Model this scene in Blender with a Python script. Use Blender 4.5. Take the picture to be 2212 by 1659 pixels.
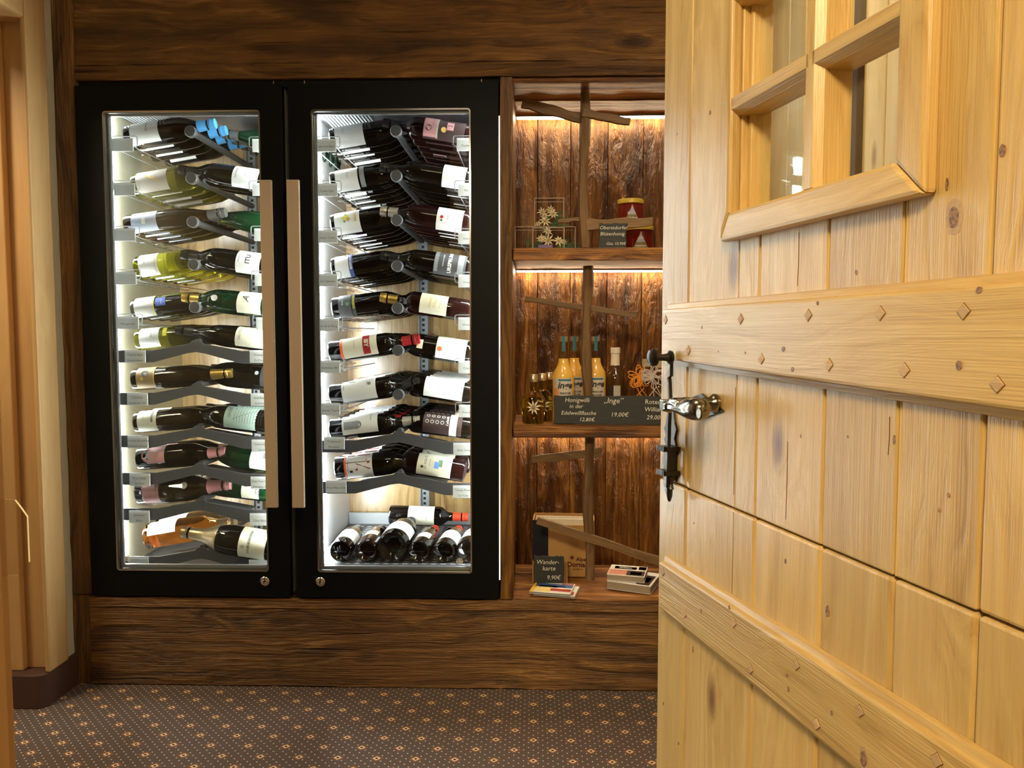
import bpy, bmesh, math, random
from mathutils import Vector, Matrix
R = math.radians
random.seed(7)
for o in list(bpy.data.objects): bpy.data.objects.remove(o)
SC = bpy.context.scene
COL = SC.collection

# ---------------------------------------------------------------- camera, world, lamps, exposure
CAM = Vector((0, -2.45, 1.154)); YAW, PITCH, FPX = R(1.64), R(3.62), 1661.0
cd = bpy.data.cameras.new('camera'); cam = bpy.data.objects.new('camera', cd); COL.objects.link(cam)
cd.sensor_fit = 'HORIZONTAL'; cd.sensor_width = 36; cd.lens = 36*FPX/2212; cd.clip_start = .02
cam.location = CAM; cam.rotation_euler = (math.pi/2-PITCH, 0, YAW)
SC.camera = cam
w = bpy.data.worlds.new('world'); SC.world = w; w.use_nodes = True
w.node_tree.nodes['Background'].inputs[0].default_value = (1, .72, .42, 1)
w.node_tree.nodes['Background'].inputs[1].default_value = .12
def area(name, loc, rot, sx, sy, power, col):
    l = bpy.data.lights.new(name, 'AREA'); l.shape = 'RECTANGLE'; l.size = sx; l.size_y = sy; l.energy = power; l.color = col
    o = bpy.data.objects.new(name, l); COL.objects.link(o); o.location = loc; o.rotation_euler = rot; return o
area('hall_ceiling_light', (-.35, -1.25, 2.36), (0, 0, 0), .5, .5, 4.5, (1, .82, .60))
area('behind_door_fill', (.46, -.95, 2.36), (0, 0, 0), .2, .2, 8.5, (1, .82, .56))  # added fill light, brightens the planking behind the open door
area('entry_ceiling_light', (-.35, -3.35, 2.36), (R(35), 0, R(-8)), .45, .45, 84, (1, .77, .43))
area('side_passage_light', (-2.1, -.9, 2.3), (0, 0, 0), .4, .4, 30, (1, .78, .48))
SC.view_settings.view_transform = 'Standard'; SC.view_settings.look = 'None'
SC.view_settings.gamma = 1; SC.view_settings.use_curve_mapping = False
SC.view_settings.exposure = 0.0
LED, LED2, NLED = 120, 140, 66

# ---------------------------------------------------------------- photograph measurements -> world
_f = Vector((-math.sin(YAW)*math.cos(PITCH), math.cos(YAW)*math.cos(PITCH), -math.sin(PITCH)))
_r = Vector((math.cos(YAW), math.sin(YAW), 0)); _u = _r.cross(_f)
def ray(x, y): return _f + _r*((x-1106)/FPX) - _u*((y-829.5)/FPX)
def P(x, y, Y=0.0):
    d = ray(x, y); return CAM + d*((Y-CAM.y)/d.y)
def PX(x, Y, y=750): return P(x, y, Y).x
def PZ(y, Y, x=900): return P(x, y, Y).z
DA = R(15.0)
_t = Vector((math.sin(DA), -math.cos(DA), 0)); _n = Vector((math.cos(DA), math.sin(DA), 0))
P0 = CAM + ray(1425, 900)*1.35; P0.z = 0
def D(x, y, off=0.0):
    o = P0 + _n*off; d = ray(x, y); q = CAM + d*((o-CAM).dot(_n)/d.dot(_n))
    return (q-o).dot(_t), q.z

# ---------------------------------------------------------------- object helpers
def obj(name, me, mat=None, parent=None, loc=None, rot=None, bevel=0, smooth=False):
    if isinstance(me, MB): me = me.mesh(name, smooth)
    if mat is not None and not len(me.materials):
        for m in (mat if isinstance(mat, (list, tuple)) else [mat]): me.materials.append(m)
    o = bpy.data.objects.new(name, me); COL.objects.link(o)
    if parent: o.parent = parent
    if loc is not None: o.location = loc
    if rot is not None: o.rotation_euler = rot
    if bevel:
        b = o.modifiers.new('bevel', 'BEVEL'); b.width = bevel; b.segments = 2; b.limit_method = 'ANGLE'; b.angle_limit = R(40)
    return o
def tag(o, label=None, cat=None, group=None, kind=None):
    if label: o['label'] = label
    if cat: o['category'] = cat
    if group: o['group'] = group
    if kind: o['kind'] = kind
    return o
def thing(name, label, cat, loc=(0, 0, 0), rot=(0, 0, 0), group=None, kind=None):
    o = bpy.data.objects.new(name, None); COL.objects.link(o); o.empty_display_size = .05
    o.location = loc; o.rotation_euler = rot
    return tag(o, label, cat, group, kind)
def dup(o, parent=None):
    c = o.copy(); COL.objects.link(c); c.parent = parent
    for ch in o.children: dup(ch, c)
    return c

class MB:
    def __init__(s): s.v = []; s.f = []; s.m = []; s.mi = 0
    def add(s, vs, fs):
        n = len(s.v); s.v += [tuple(v) for v in vs]
        for f in fs: s.f.append([i+n for i in f]); s.m.append(s.mi)
        return s
    def box(s, x0, x1, y0, y1, z0, z1):
        vs = [(x, y, z) for z in (z0, z1) for y in (y0, y1) for x in (x0, x1)]
        return s.add(vs, [(0, 2, 3, 1), (4, 5, 7, 6), (0, 1, 5, 4), (2, 6, 7, 3), (0, 4, 6, 2), (1, 3, 7, 5)])
    def prism(s, pts, a0, a1, axis='y'):
        n = len(pts)
        def mk(p, a): return {'y': (p[0], a, p[1]), 'x': (a, p[0], p[1]), 'z': (p[0], p[1], a)}[axis]
        return s.add([mk(p, a0) for p in pts]+[mk(p, a1) for p in pts],
                     [tuple(range(n)), tuple(range(2*n-1, n-1, -1))]+[(i, i+n, (i+1) % n+n, (i+1) % n) for i in range(n)])
    def lathe(s, prof, seg=20, M=None, cap=True):
        # profile of (axial, radius), revolved round the local X axis unless M given
        M = M or Matrix(); vs = []; n = len(prof)
        for a, r in prof:
            for k in range(seg):
                t = 2*math.pi*k/seg; vs.append(M @ Vector((a, r*math.cos(t), r*math.sin(t))))
        fs = [(i*seg+k, i*seg+(k+1) % seg, (i+1)*seg+(k+1) % seg, (i+1)*seg+k) for i in range(n-1) for k in range(seg)]
        if cap: fs += [tuple(range(seg-1, -1, -1)), tuple((n-1)*seg+k for k in range(seg))]
        return s.add(vs, fs)
    def tube(s, pts, r, seg=8, closed=False, flat=1.0):
        pts = [Vector(p) for p in pts]; n = len(pts); vs = []
        rr = r if isinstance(r, (list, tuple)) else [r]*n
        up = Vector((0, 0, 1)); prev = None
        for i, p in enumerate(pts):
            a = pts[(i-1) % n] if (closed or i > 0) else p
            b = pts[(i+1) % n] if (closed or i < n-1) else p
            d = (b-a).normalized()
            if prev is None:
                q = up if abs(d.z) < .9 else Vector((0, 1, 0))
                e = (q - d*q.dot(d)).normalized()
            else: e = (prev - d*prev.dot(d)).normalized()
            prev = e; g = d.cross(e)
            for k in range(seg):
                t = 2*math.pi*k/seg; vs.append(p + (e*math.cos(t)*flat + g*math.sin(t))*rr[i])
        m = n if closed else n-1
        fs = [(i*seg+k, i*seg+(k+1) % seg, ((i+1) % n)*seg+(k+1) % seg, ((i+1) % n)*seg+k) for i in range(m) for k in range(seg)]
        if not closed: fs += [tuple(range(seg-1, -1, -1)), tuple((n-1)*seg+k for k in range(seg))]
        return s.add(vs, fs)
    def mesh(s, name, smooth=False):
        me = bpy.data.meshes.new(name); me.from_pydata(s.v, [], s.f)
        if s.mi or any(s.m): me.polygons.foreach_set('material_index', s.m)
        bm = bmesh.new(); bm.from_mesh(me); bmesh.ops.recalc_face_normals(bm, faces=bm.faces); bm.to_mesh(me); bm.free()
        if smooth:
            me.polygons.foreach_set('use_smooth', [True]*len(me.polygons)); me.set_sharp_from_angle(angle=R(38))
        me.update(); return me

def plank(name, x0, x1, y0, y1, z0, z1, mat, parent=None, axis='x', jit=.0015, n=None, bevel=.002, loc=None):
    """a sawn board with slightly wandering edges, subdivided along its grain"""
    L = {'x': x1-x0, 'y': y1-y0, 'z': z1-z0}[axis]; n = n or max(2, int(L/.06)); m = MB(); vs = []
    for i in range(n+1):
        t = i/n
        for k in range(4):
            u, v = ((0, 0), (1, 0), (1, 1), (0, 1))[k]
            j = lambda: random.uniform(-jit, jit)
            if axis == 'x': p = (x0+(x1-x0)*t, (y1 if u else y0)+j(), (z1 if v else z0)+j())
            elif axis == 'y': p = ((x1 if u else x0)+j(), y0+(y1-y0)*t, (z1 if v else z0)+j())
            else: p = ((x1 if u else x0)+j(), (y1 if v else y0)+j(), z0+(z1-z0)*t)
            vs.append(p)
    fs = [(i*4+k, i*4+(k+1) % 4, i*4+4+(k+1) % 4, i*4+4+k) for i in range(n) for k in range(4)]+[(0, 1, 2, 3), (n*4+3, n*4+2, n*4+1, n*4)]
    m.add(vs, fs)
    return obj(name, m, mat, parent, loc, bevel=bevel)

# ---------------------------------------------------------------- materials
MATS = {}
def nt(name):
    m = bpy.data.materials.new(name); m.use_nodes = True; t = m.node_tree
    return m, t.nodes, t.links, t.nodes['Principled BSDF']
def mat(name, col, rough=.5, metal=0, trans=0, ior=1.45, coat=0, emit=None, es=0, bump=0, bscale=200, spec=None, alpha=1, var=0):
    if name in MATS: return MATS[name]
    m, N, L, b = nt(name)
    b.inputs['Base Color'].default_value = (*col, 1); b.inputs['Roughness'].default_value = rough
    b.inputs['Metallic'].default_value = metal; b.inputs['Transmission Weight'].default_value = trans
    b.inputs['IOR'].default_value = ior; b.inputs['Coat Weight'].default_value = coat; b.inputs['Coat Roughness'].default_value = .05
    if spec is not None: b.inputs['Specular IOR Level'].default_value = spec
    if emit: b.inputs['Emission Color'].default_value = (*emit, 1); b.inputs['Emission Strength'].default_value = es
    if bump or var:
        tc = N.new('ShaderNodeTexCoord'); no = N.new('ShaderNodeTexNoise'); no.inputs['Scale'].default_value = bscale
        no.inputs['Detail'].default_value = 4; L.new(tc.outputs['Object'], no.inputs['Vector'])
        if bump:
            bp = N.new('ShaderNodeBump'); bp.inputs['Strength'].default_value = bump; bp.inputs['Distance'].default_value = .002
            L.new(no.outputs[0], bp.inputs['Height']); L.new(bp.outputs[0], b.inputs['Normal'])
        if var:
            r = N.new('ShaderNodeValToRGB'); r.color_ramp.elements[0].position = .35; r.color_ramp.elements[1].position = .65
            r.color_ramp.elements[0].color = (*[c*(1-var) for c in col], 1); r.color_ramp.elements[1].color = (*[min(1, c*(1+var)) for c in col], 1)
            L.new(no.outputs[0], r.inputs[0]); L.new(r.outputs[0], b.inputs['Base Color'])
    MATS[name] = m; return m

def wood(name, axis, cols, fine=70, rough=.55, bump=.35, knots=.045, kcol=(.05, .02, .008), dist=.004, cracks=.5, ringy=0, kscale=1.0, coat=0, patch=0):
    """procedural timber: grain runs along axis in the object's own metres; each object gets its own offset"""
    if name in MATS: return MATS[name]
    m, N, L, b = nt(name)
    tc = N.new('ShaderNodeTexCoord'); oi = N.new('ShaderNodeObjectInfo')
    off = N.new('ShaderNodeVectorMath'); off.operation = 'SCALE'; off.inputs[3].default_value = 37
    cmb = N.new('ShaderNodeCombineXYZ')
    for i in range(3): L.new(oi.outputs['Random'], cmb.inputs[i])
    L.new(cmb.outputs[0], off.inputs[0])
    ad = N.new('ShaderNodeVectorMath'); ad.operation = 'ADD'; L.new(tc.outputs['Object'], ad.inputs[0]); L.new(off.outputs[0], ad.inputs[1])
    ai = 'xyz'.index(axis)
    def mapped(along, across):
        mp = N.new('ShaderNodeMapping'); sc = [across]*3; sc[ai] = along; mp.inputs['Scale'].default_value = sc
        L.new(ad.outputs[0], mp.inputs['Vector']); return mp.outputs[0]
    def noise(vec, scale, detail=5, distn=0, rough_=.55):
        n = N.new('ShaderNodeTexNoise'); n.inputs['Scale'].default_value = scale; n.inputs['Detail'].default_value = detail
        n.inputs['Distortion'].default_value = distn; n.inputs['Roughness'].default_value = rough_; L.new(vec, n.inputs['Vector']); return n.outputs[0]
    def math_(op, a, b_, clamp=False):
        n = N.new('ShaderNodeMath'); n.operation = op; n.use_clamp = clamp
        for i, q in enumerate((a, b_)):
            if hasattr(q, 'links'): L.new(q, n.inputs[i])
            else: n.inputs[i].default_value = q
        return n.outputs[0]
    # knots: sparse voronoi cells, which also bend the grain around them
    vo = N.new('ShaderNodeTexVoronoi'); vo.inputs['Scale'].default_value = 1; L.new(mapped(2.2*kscale, 5.5*kscale), vo.inputs['Vector'])
    kd = vo.outputs['Distance']
    bend = math_('MULTIPLY', math_('POWER', math_('SUBTRACT', 1.0, kd, True), 6.0), .35)
    wobble = noise(mapped(1.2, 5), 1, 3, 0)
    g1v = mapped(1.1, fine*.5)
    gg = N.new('ShaderNodeVectorMath'); gg.operation = 'ADD'; L.new(g1v, gg.inputs[0])
    cc = N.new('ShaderNodeCombineXYZ')
    dsum = math_('ADD', math_('MULTIPLY', bend, fine*.12), math_('MULTIPLY', wobble, fine*.10))
    for i in range(3):
        if i != ai: L.new(dsum, cc.inputs[i])
    L.new(cc.outputs[0], gg.inputs[1])
    g1 = noise(gg.outputs[0], 1, 4, .3)
    g2 = noise(mapped(6, fine*4), 1, 3, .2)
    big = noise(mapped(.9, 7), 1, 4, .6)
    mix = math_('ADD', math_('MULTIPLY', g1, .5), math_('ADD', math_('MULTIPLY', g2, .2), math_('MULTIPLY', big, .3)))
    mix = math_('ADD', math_('MULTIPLY', math_('SUBTRACT', mix, .5), 1.7), .5, True)
    cr = N.new('ShaderNodeValToRGB'); els = cr.color_ramp.elements
    els[0].position = .22; els[0].color = (*cols[0], 1); els[1].position = .80; els[1].color = (*cols[-1], 1)
    for i, c in enumerate(cols[1:-1]): e = els.new(.22+.58*(i+1)/(len(cols)-1)); e.color = (*c, 1)
    L.new(mix, cr.inputs[0]); col = cr.outputs[0]
    # per-board tint
    hv = N.new('ShaderNodeHueSaturation'); L.new(col, hv.inputs['Color'])
    L.new(math_('ADD', math_('MULTIPLY', oi.outputs['Random'], .22), .89), hv.inputs['Value']); col = hv.outputs[0]
    def mixc(fac, a, colour):
        n = N.new('ShaderNodeMix'); n.data_type = 'RGBA'; L.new(fac, n.inputs[0]); L.new(a, n.inputs[6]); n.inputs[7].default_value = (*colour, 1); return n.outputs[2]
    if patch:
        pf = math_('MULTIPLY', math_('SUBTRACT', noise(mapped(1.6, 6), 1, 4, 1.0), .58, True), 7, True)
        col = mixc(math_('MULTIPLY', pf, patch), col, kcol)
    if knots:
        kn = N.new('ShaderNodeMapRange'); kn.inputs[1].default_value = knots*.45; kn.inputs[2].default_value = knots*1.6; kn.inputs[3].default_value = .92; kn.inputs[4].default_value = 0
        L.new(math_('ADD', kd, math_('MULTIPLY', math_('SUBTRACT', wobble, .5), .08)), kn.inputs[0]); col = mixc(kn.outputs[0], col, kcol)
    ck = noise(mapped(1.8, fine*.8), 1, 2, .4)
    ckf = math_('MULTIPLY', math_('SUBTRACT', ck, .66, True), 9, True)
    if cracks: col = mixc(math_('MULTIPLY', ckf, cracks), col, kcol)
    L.new(col, b.inputs['Base Color']); b.inputs['Roughness'].default_value = rough; b.inputs['Coat Weight'].default_value = coat; b.inputs['Coat Roughness'].default_value = .25
    h = math_('SUBTRACT', math_('ADD', math_('MULTIPLY', g1, .8), math_('MULTIPLY', g2, .35)), math_('MULTIPLY', ckf, .7*cracks))
    if ringy: h = math_('ADD', h, math_('MULTIPLY', noise(mapped(9, 34), 1, 5, 1.4, .7), ringy))
    bp = N.new('ShaderNodeBump'); bp.inputs['Strength'].default_value = bump; bp.inputs['Distance'].default_value = dist
    L.new(h, bp.inputs['Height']); L.new(bp.outputs[0], b.inputs['Normal'])
    MATS[name] = m; return m

OLD = [(.026, .010, .002), (.12, .052, .012), (.25, .116, .026), (.56, .29, .08)]
old_x = wood('old_timber_x', 'x', OLD, fine=75, rough=.42, bump=1.0, dist=.016, knots=.10, cracks=.75, patch=.7)
old_z = wood('old_timber_z', 'z', OLD, fine=75, rough=.42, bump=1.0, dist=.016, knots=.06, cracks=.6, patch=.4)
NB = [(.022, .006, .002), (.13, .045, .009), (.36, .15, .030), (.74, .38, .085)]
niche_z = wood('niche_board_z', 'z', NB, fine=70, rough=.38, bump=1.0, dist=.035, knots=.11, cracks=.8, patch=.75, ringy=.9, coat=.08, kcol=(.035, .012, .005))
niche_x = wood('niche_board_x', 'x', NB, fine=60, rough=.42, bump=1.0, dist=.016, knots=.07, cracks=.8, patch=.5)
PINE = [(.42, .25, .075), (.60, .39, .135), (.68, .465, .175), (.77, .56, .25)]
pine_z = wood('pine_z', 'z', PINE, fine=120, rough=.36, bump=.6, dist=.004, knots=.06, cracks=.06, kcol=(.16, .07, .03), coat=.15)
pine_x = wood('pine_x', 'x', PINE, fine=110, rough=.36, bump=.6, dist=.004, knots=.05, cracks=.06, kcol=(.18, .08, .03), coat=.15)
PP = [(.62, .42, .18), (.74, .54, .26), (.80, .60, .32), (.84, .66, .38)]
pale_z = wood('pale_pine_z', 'z', PP, fine=45, rough=.5, bump=.15, dist=.002, knots=.05, cracks=.0, kcol=(.4, .22, .08))
JB = [(.46, .26, .10), (.54, .315, .125), (.59, .355, .145), (.64, .40, .17)]
jamb_z = wood('orange_spruce_z', 'z', JB, fine=30, rough=.5, bump=.1, dist=.002, knots=.03, cracks=0, kcol=(.3, .12, .03))
arch_z = wood('casing_spruce_z', 'z', [(.52, .32, .13), (.62, .40, .17), (.68, .45, .20)], fine=40, rough=.5, bump=.1, dist=.002, knots=.03, cracks=0, kcol=(.3, .14, .05))
CB = [(.12, .065, .02), (.30, .18, .07), (.42, .27, .11), (.55, .37, .17)]
cab_z = wood('cabinet_back_z', 'z', CB, fine=90, rough=.25, bump=.2, dist=.002, knots=.05, cracks=.6, coat=.6, kcol=(.06, .03, .01), patch=.3)
ST = [(.06, .03, .012), (.15, .085, .036), (.22, .13, .06), (.30, .19, .09)]
stick_x = wood('split_stick_x', 'x', ST, fine=110, rough=.6, bump=.5, dist=.004, knots=.02, cracks=.5)
stick_z = wood('split_stick_z', 'z', ST, fine=90, rough=.6, bump=.7, dist=.005, knots=.04, cracks=.6)

def carpet():
    m, N, L, b = nt('carpet')
    tc = N.new('ShaderNodeTexCoord'); sp = N.new('ShaderNodeSeparateXYZ'); L.new(tc.outputs['Object'], sp.inputs[0])
    def M(op, a, b_=0.0, clamp=False):
        n = N.new('ShaderNodeMath'); n.operation = op; n.use_clamp = clamp
        for i, q in enumerate((a, b_)):
            if hasattr(q, 'links'): L.new(q, n.inputs[i])
            else: n.inputs[i].default_value = q
        return n.outputs[0]
    S = .0535
    X = M('DIVIDE', sp.outputs[0], S); Y = M('DIVIDE', sp.outputs[1], S)
    a = M('ADD', X, Y); c = M('SUBTRACT', X, Y)          # centred lattice: a/2 and c/2 whole
    def loc(v, per): return M('SUBTRACT', v, M('MULTIPLY', M('ROUND', M('DIVIDE', v, per)), per))
    la, lc = loc(a, 2.0), loc(c, 2.0)
    fx = M('MULTIPLY', M('ADD', la, lc), .5); fy = M('MULTIPLY', M('SUBTRACT', la, lc), .5)
    ax, ay = M('ABSOLUTE', fx), M('ABSOLUTE', fy)
    man = M('ADD', ax, ay)
    cr = N.new('ShaderNodeValToRGB'); cr.color_ramp.interpolation = 'LINEAR'; e = cr.color_ramp.elements
    base = (.118, .086, .073)
    e[0].position = 0; e[0].color = (.03, .02, .015, 1); e[1].position = 1; e[1].color = (*base, 1)
    for p, k in ((.080, (.03, .02, .015)), (.100, (.85, .70, .45)), (.160, (.85, .70, .45)), (.180, (.34, .13, .055)), (.24, (.25, .125, .075)), (.34, base)):
        q = e.new(p); q.color = (*k, 1)
    L.new(M('ADD', M('MULTIPLY', ax, .85), ay), cr.inputs[0])
    # small pale dots on a third-size lattice
    a3, c3 = M('MULTIPLY', a, 2.0), M('MULTIPLY', c, 2.0)
    da, dc = loc(a3, 1.0), loc(c3, 1.0)
    dd = M('SQRT', M('ADD', M('MULTIPLY', da, da), M('MULTIPLY', dc, dc)))
    dot = M('MULTIPLY', M('LESS_THAN', dd, .105), M('GREATER_THAN', man, .36))
    mx = N.new('ShaderNodeMix'); mx.data_type = 'RGBA'; L.new(dot, mx.inputs[0]); L.new(cr.outputs[0], mx.inputs[6]); mx.inputs[7].default_value = (.72, .70, .64, 1)
    no = N.new('ShaderNodeTexNoise'); no.inputs['Scale'].default_value = 420; no.inputs['Detail'].default_value = 2; L.new(tc.outputs['Object'], no.inputs['Vector'])
    hv = N.new('ShaderNodeHueSaturation'); L.new(mx.outputs[2], hv.inputs['Color']); L.new(M('ADD', M('MULTIPLY', no.outputs[0], 1.1), .42), hv.inputs['Value'])
    L.new(hv.outputs[0], b.inputs['Base Color']); b.inputs['Roughness'].default_value = .95; b.inputs['Specular IOR Level'].default_value = .1
    bp = N.new('ShaderNodeBump'); bp.inputs['Strength'].default_value = .6; bp.inputs['Distance'].default_value = .002
    L.new(no.outputs[0], bp.inputs['Height']); L.new(bp.outputs[0], b.inputs['Normal'])
    return m
def pane(name, tint=(.97, 1, .98), refl=.035):
    m, N, L, b = nt(name); N.remove(b); out = N['Material Output']
    t = N.new('ShaderNodeBsdfTransparent'); t.inputs[0].default_value = (*tint, 1)
    g = N.new('ShaderNodeBsdfGlossy'); g.inputs['Roughness'].default_value = .01
    fr = N.new('ShaderNodeFresnel'); fr.inputs[0].default_value = 1.45
    ge = N.new('ShaderNodeNewGeometry'); io = N.new('ShaderNodeMapRange'); io.inputs[3].default_value = 1.45; io.inputs[4].default_value = 1/1.45
    L.new(ge.outputs['Backfacing'], io.inputs[0]); L.new(io.outputs[0], fr.inputs[0])
    mu = N.new('ShaderNodeMath'); mu.operation = 'MAXIMUM'; mu.inputs[1].default_value = refl; L.new(fr.outputs[0], mu.inputs[0])
    x = N.new('ShaderNodeMixShader'); L.new(mu.outputs[0], x.inputs[0]); L.new(t.outputs[0], x.inputs[1]); L.new(g.outputs[0], x.inputs[2]); L.new(x.outputs[0], out.inputs[0])
    return m
glass = pane('window_glass', refl=.02); acrylic = pane('clear_acrylic', (.96, .96, .95), .05); cello = pane('cellophane', (.95, .95, .95), .12)
black = mat('black_lacquer', (.005, .006, .007), .5, spec=.15)
blackm = mat('black_gap', (.003, .003, .003), .8)
steel = mat('brushed_steel', (.74, .60, .44), .42, metal=.35, bump=.15, bscale=500)
chrome = mat('chrome', (.85, .85, .86), .12, metal=1)
grey = mat('grey_powder_coat', (.052, .051, .053), .55, bump=.2, bscale=900)
lgrey = mat('light_grey_metal', (.30, .31, .32), .45, metal=.3)
whitem = mat('white_enamel', (.86, .87, .88), .25)
creamw = mat('cream_side_wall', (.84, .80, .60), .3)
ceilm = mat('brushed_ceiling', (.50, .50, .52), .28, metal=.9)
paper = mat('tag_paper', (.55, .56, .53), .6); ink = mat('ink', (.05, .05, .05), .7)
chalk = mat('chalk', (.80, .80, .76), .9); slate = mat('slate', (.022, .026, .027), .6, bump=.6, bscale=60)
plaster = mat('pale_plaster', (.62, .62, .54), .85, bump=.2, bscale=300)
skirt = mat('carpet_skirting', (.075, .035, .025), .9, bump=.4, bscale=500)
iron = mat('wrought_iron', (.06, .055, .05), .32, metal=.9, bump=.3, bscale=120)
bronze = mat('polished_bronze', (.30, .27, .22), .20, metal=1)
led = mat('led_white', (1, 1, 1), .5, emit=(.93, .97, 1), es=LED)
led2 = mat('led_white_right', (1, 1, 1), .5, emit=(.93, .97, 1), es=LED2)
nled = mat('led_warm', (1, .9, .8), .5, emit=(1, .74, .46), es=NLED)

def textgeo(body, size, shear=0, bold=0, spacing=1.0, align='CENTER', line=1.0):
    c = bpy.data.curves.new('t', 'FONT'); c.body = body; c.size = size; c.shear = shear; c.offset = bold; c.resolution_u = 2
    c.align_x = align; c.align_y = 'CENTER'; c.space_character = spacing; c.space_line = line; c.fill_mode = 'FRONT'
    o = bpy.data.objects.new('t', c); COL.objects.link(o)
    dg = bpy.context.evaluated_depsgraph_get(); dg.update()
    me = bpy.data.meshes.new_from_object(o.evaluated_get(dg))
    vs = [(v.co.x, v.co.y) for v in me.vertices]; fs = [list(p.vertices) for p in me.polygons]
    bpy.data.objects.remove(o); bpy.data.curves.remove(c); bpy.data.meshes.remove(me)
    return vs, fs
def lettering(lines, mat_, parent, plane=None, name='lettering'):
    """lines: (text, size, x, z, shear, bold, align) written on the parent's local XZ plane facing -Y"""
    m = MB()
    for ln in lines:
        tx, sz, x, z = ln[:4]; sh = ln[4] if len(ln) > 4 else 0; bd = ln[5] if len(ln) > 5 else 0; al = ln[6] if len(ln) > 6 else 'CENTER'
        vs, fs = textgeo(tx, sz, sh, bd, align=al)
        m.add([plane(x+a, z+b_) if plane else (x+a, 0, z+b_) for a, b_ in vs], fs)
    return obj(name, m, mat_, parent)

# ================================================================ THE SETTING
H = 2.42
floor = obj('floor', MB().box(-3.2, .9, -4.2, .0, -.05, 0), carpet()); tag(floor, kind='structure')
tag(obj('ceiling', MB().box(-3.2, 1.2, -4.2, .8, H, H+.05), mat('ceiling_paint', (.62, .55, .42), .9)), kind='structure')
XL = -1.521
# left wall: strip beside the timber wall, opening, wall beyond
m = MB(); m.box(XL-.30, XL, -.095, .0, .0, H); m.box(XL-.30, XL, -4.2, -1.15, 0, H); m.box(XL-.30, XL, -1.15, -.095, 2.12, H)
tag(obj('wall_left', m, plaster), kind='structure')
tag(obj('wall_behind', MB().box(-3.2, .9, .70, .78, 0, H), mat('dark_back_wall', (.05, .03, .02), .9)), kind='structure')
tag(obj('wall_far_left', MB().box(-3.25, -3.2, -4.2, .7, 0, H), plaster), kind='structure')
tag(obj('wall_rear', MB().box(-3.2, 1.2, -4.25, -4.2, 0, H), mat('rear_wall_darkened', (.10, .07, .05), .9)), kind='structure')  # dark colour stands in for an unlit room in pane reflections
# doorway casing on the left wall: far jamb with stop, architrave, head
d1 = tag(thing('door_2', None, None), kind='structure')
plank('jamb_lining', XL-.32, XL+.004, -.125, -.097, .105, 2.12, jamb_z, d1, 'z', 0, bevel=.003)
plank('door_stop', XL-.32, XL-.075, -.150, -.125, .105, 2.10, jamb_z, d1, 'z', 0, bevel=.004)
plank('architrave', XL-.0, XL+.016, -.160, -.060, .105, 2.19, arch_z, d1, 'z', 0, bevel=.006)
plank('head_architrave', XL, XL+.016, -1.2, -.161, 2.09, 2.19, arch_z, d1, 'y', 0, bevel=.006)
plank('head_lining', XL-.32, XL+.004, -1.15, -.125, 2.09, 2.118, jamb_z, d1, 'y', 0, bevel=.002)
# skirting with a rounded corner wrapping the jamb
pts = []
for k in range(9):
    a = R(90)*k/8; pts.append((XL+.012-.03+.03*math.cos(a), -.155-.0+.0-.03*math.sin(a)+.0))
outer = [(XL+.012, -.003)]+pts+[(XL-.32, -.185)]
m = MB(); n = len(outer); inn = [(XL, -.003), (XL, -.15), (XL-.012, -.120), (XL-.32, -.120)]
m.prism(outer+inn[::-1], 0, .105, 'z')
tag(obj('baseboard_left', m, skirt, bevel=.002), kind='structure')
# right wall: pale pine planking behind the open door
wr = tag(obj('wall_right', MB().box(.66, .72, -2.0, .78, 0, H), mat('wall_core', (.5, .35, .2), .9)), kind='structure')
y = -1.95; k = 0
while y < .0:
    wd = (.128, .155, .118, .142)[k % 4]
    plank('plank', .636, .66, y+.0015, y+wd-.0015, .0, H-.005, pale_z, wr, 'z', 0, bevel=.004); y += wd; k += 1
plank('cover_strip', .622, .636, -.915, -.88, 0, H-.005, mat('dark_cover_strip', (.03, .014, .007), .6), wr, 'z', 0)
# doorway wall beside the camera (near jamb at lower left)
wf = tag(obj('wall_front', MB().box(-1.52, -.47, -2.08, -1.94, 0, H).box(.60, 1.2, -2.12, -1.99, 0, H).box(-.47, .6, -2.08, -1.99, 2.10, H), mat('darkened_wall', (.07, .045, .025), .8)), kind='structure')  # unlit look put into the wall colour, keeps pane reflections dark
nj = tag(thing('trim_1', None, None), kind='structure')
XJ = PX(15, -1.93, 1400)
plank('jamb_lining', XJ-.03, XJ, -2.1, -1.93, 0, 2.1, jamb_z, nj, 'z', 0, bevel=.003)
plank('architrave', XJ-.10, XJ-.008, -1.93, -1.912, 0, 2.18, jamb_z, nj, 'z', 0, bevel=.004)

# timber cladding of the wine wall
tw = tag(thing('wall_back', None, None), kind='structure')
ZT, ZB = 1.956, .302
plank('header_beam', -1.449, .62, -.004, .05, 2.004, H-.002, old_x, tw, 'x', .002)
plank('header_board', -1.449, .62, -.010, .36, ZT, 2.002, old_x, tw, 'x', .0012)
plank('corner_post', -1.519, -1.450, -.006, .06, ZB+.0, H-.003, old_z, tw, 'z', .0015)
plank('corner_post', -1.519, -1.463, -.006, .06, 0.002, ZB-.003, old_z, tw, 'z', .0015)
plank('plinth_beam', -1.460, .62, -.012, .05, .003, .262, old_x, tw, 'x', .002)
plank('sill_board', -1.460, .62, -.016, .40, .264, ZB-.004, old_x, tw, 'x', .0018)
plank('divider_post', -.107, -.069, -.016, .02, ZB, ZT-.003, old_z, tw, 'z', .0015)

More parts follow.
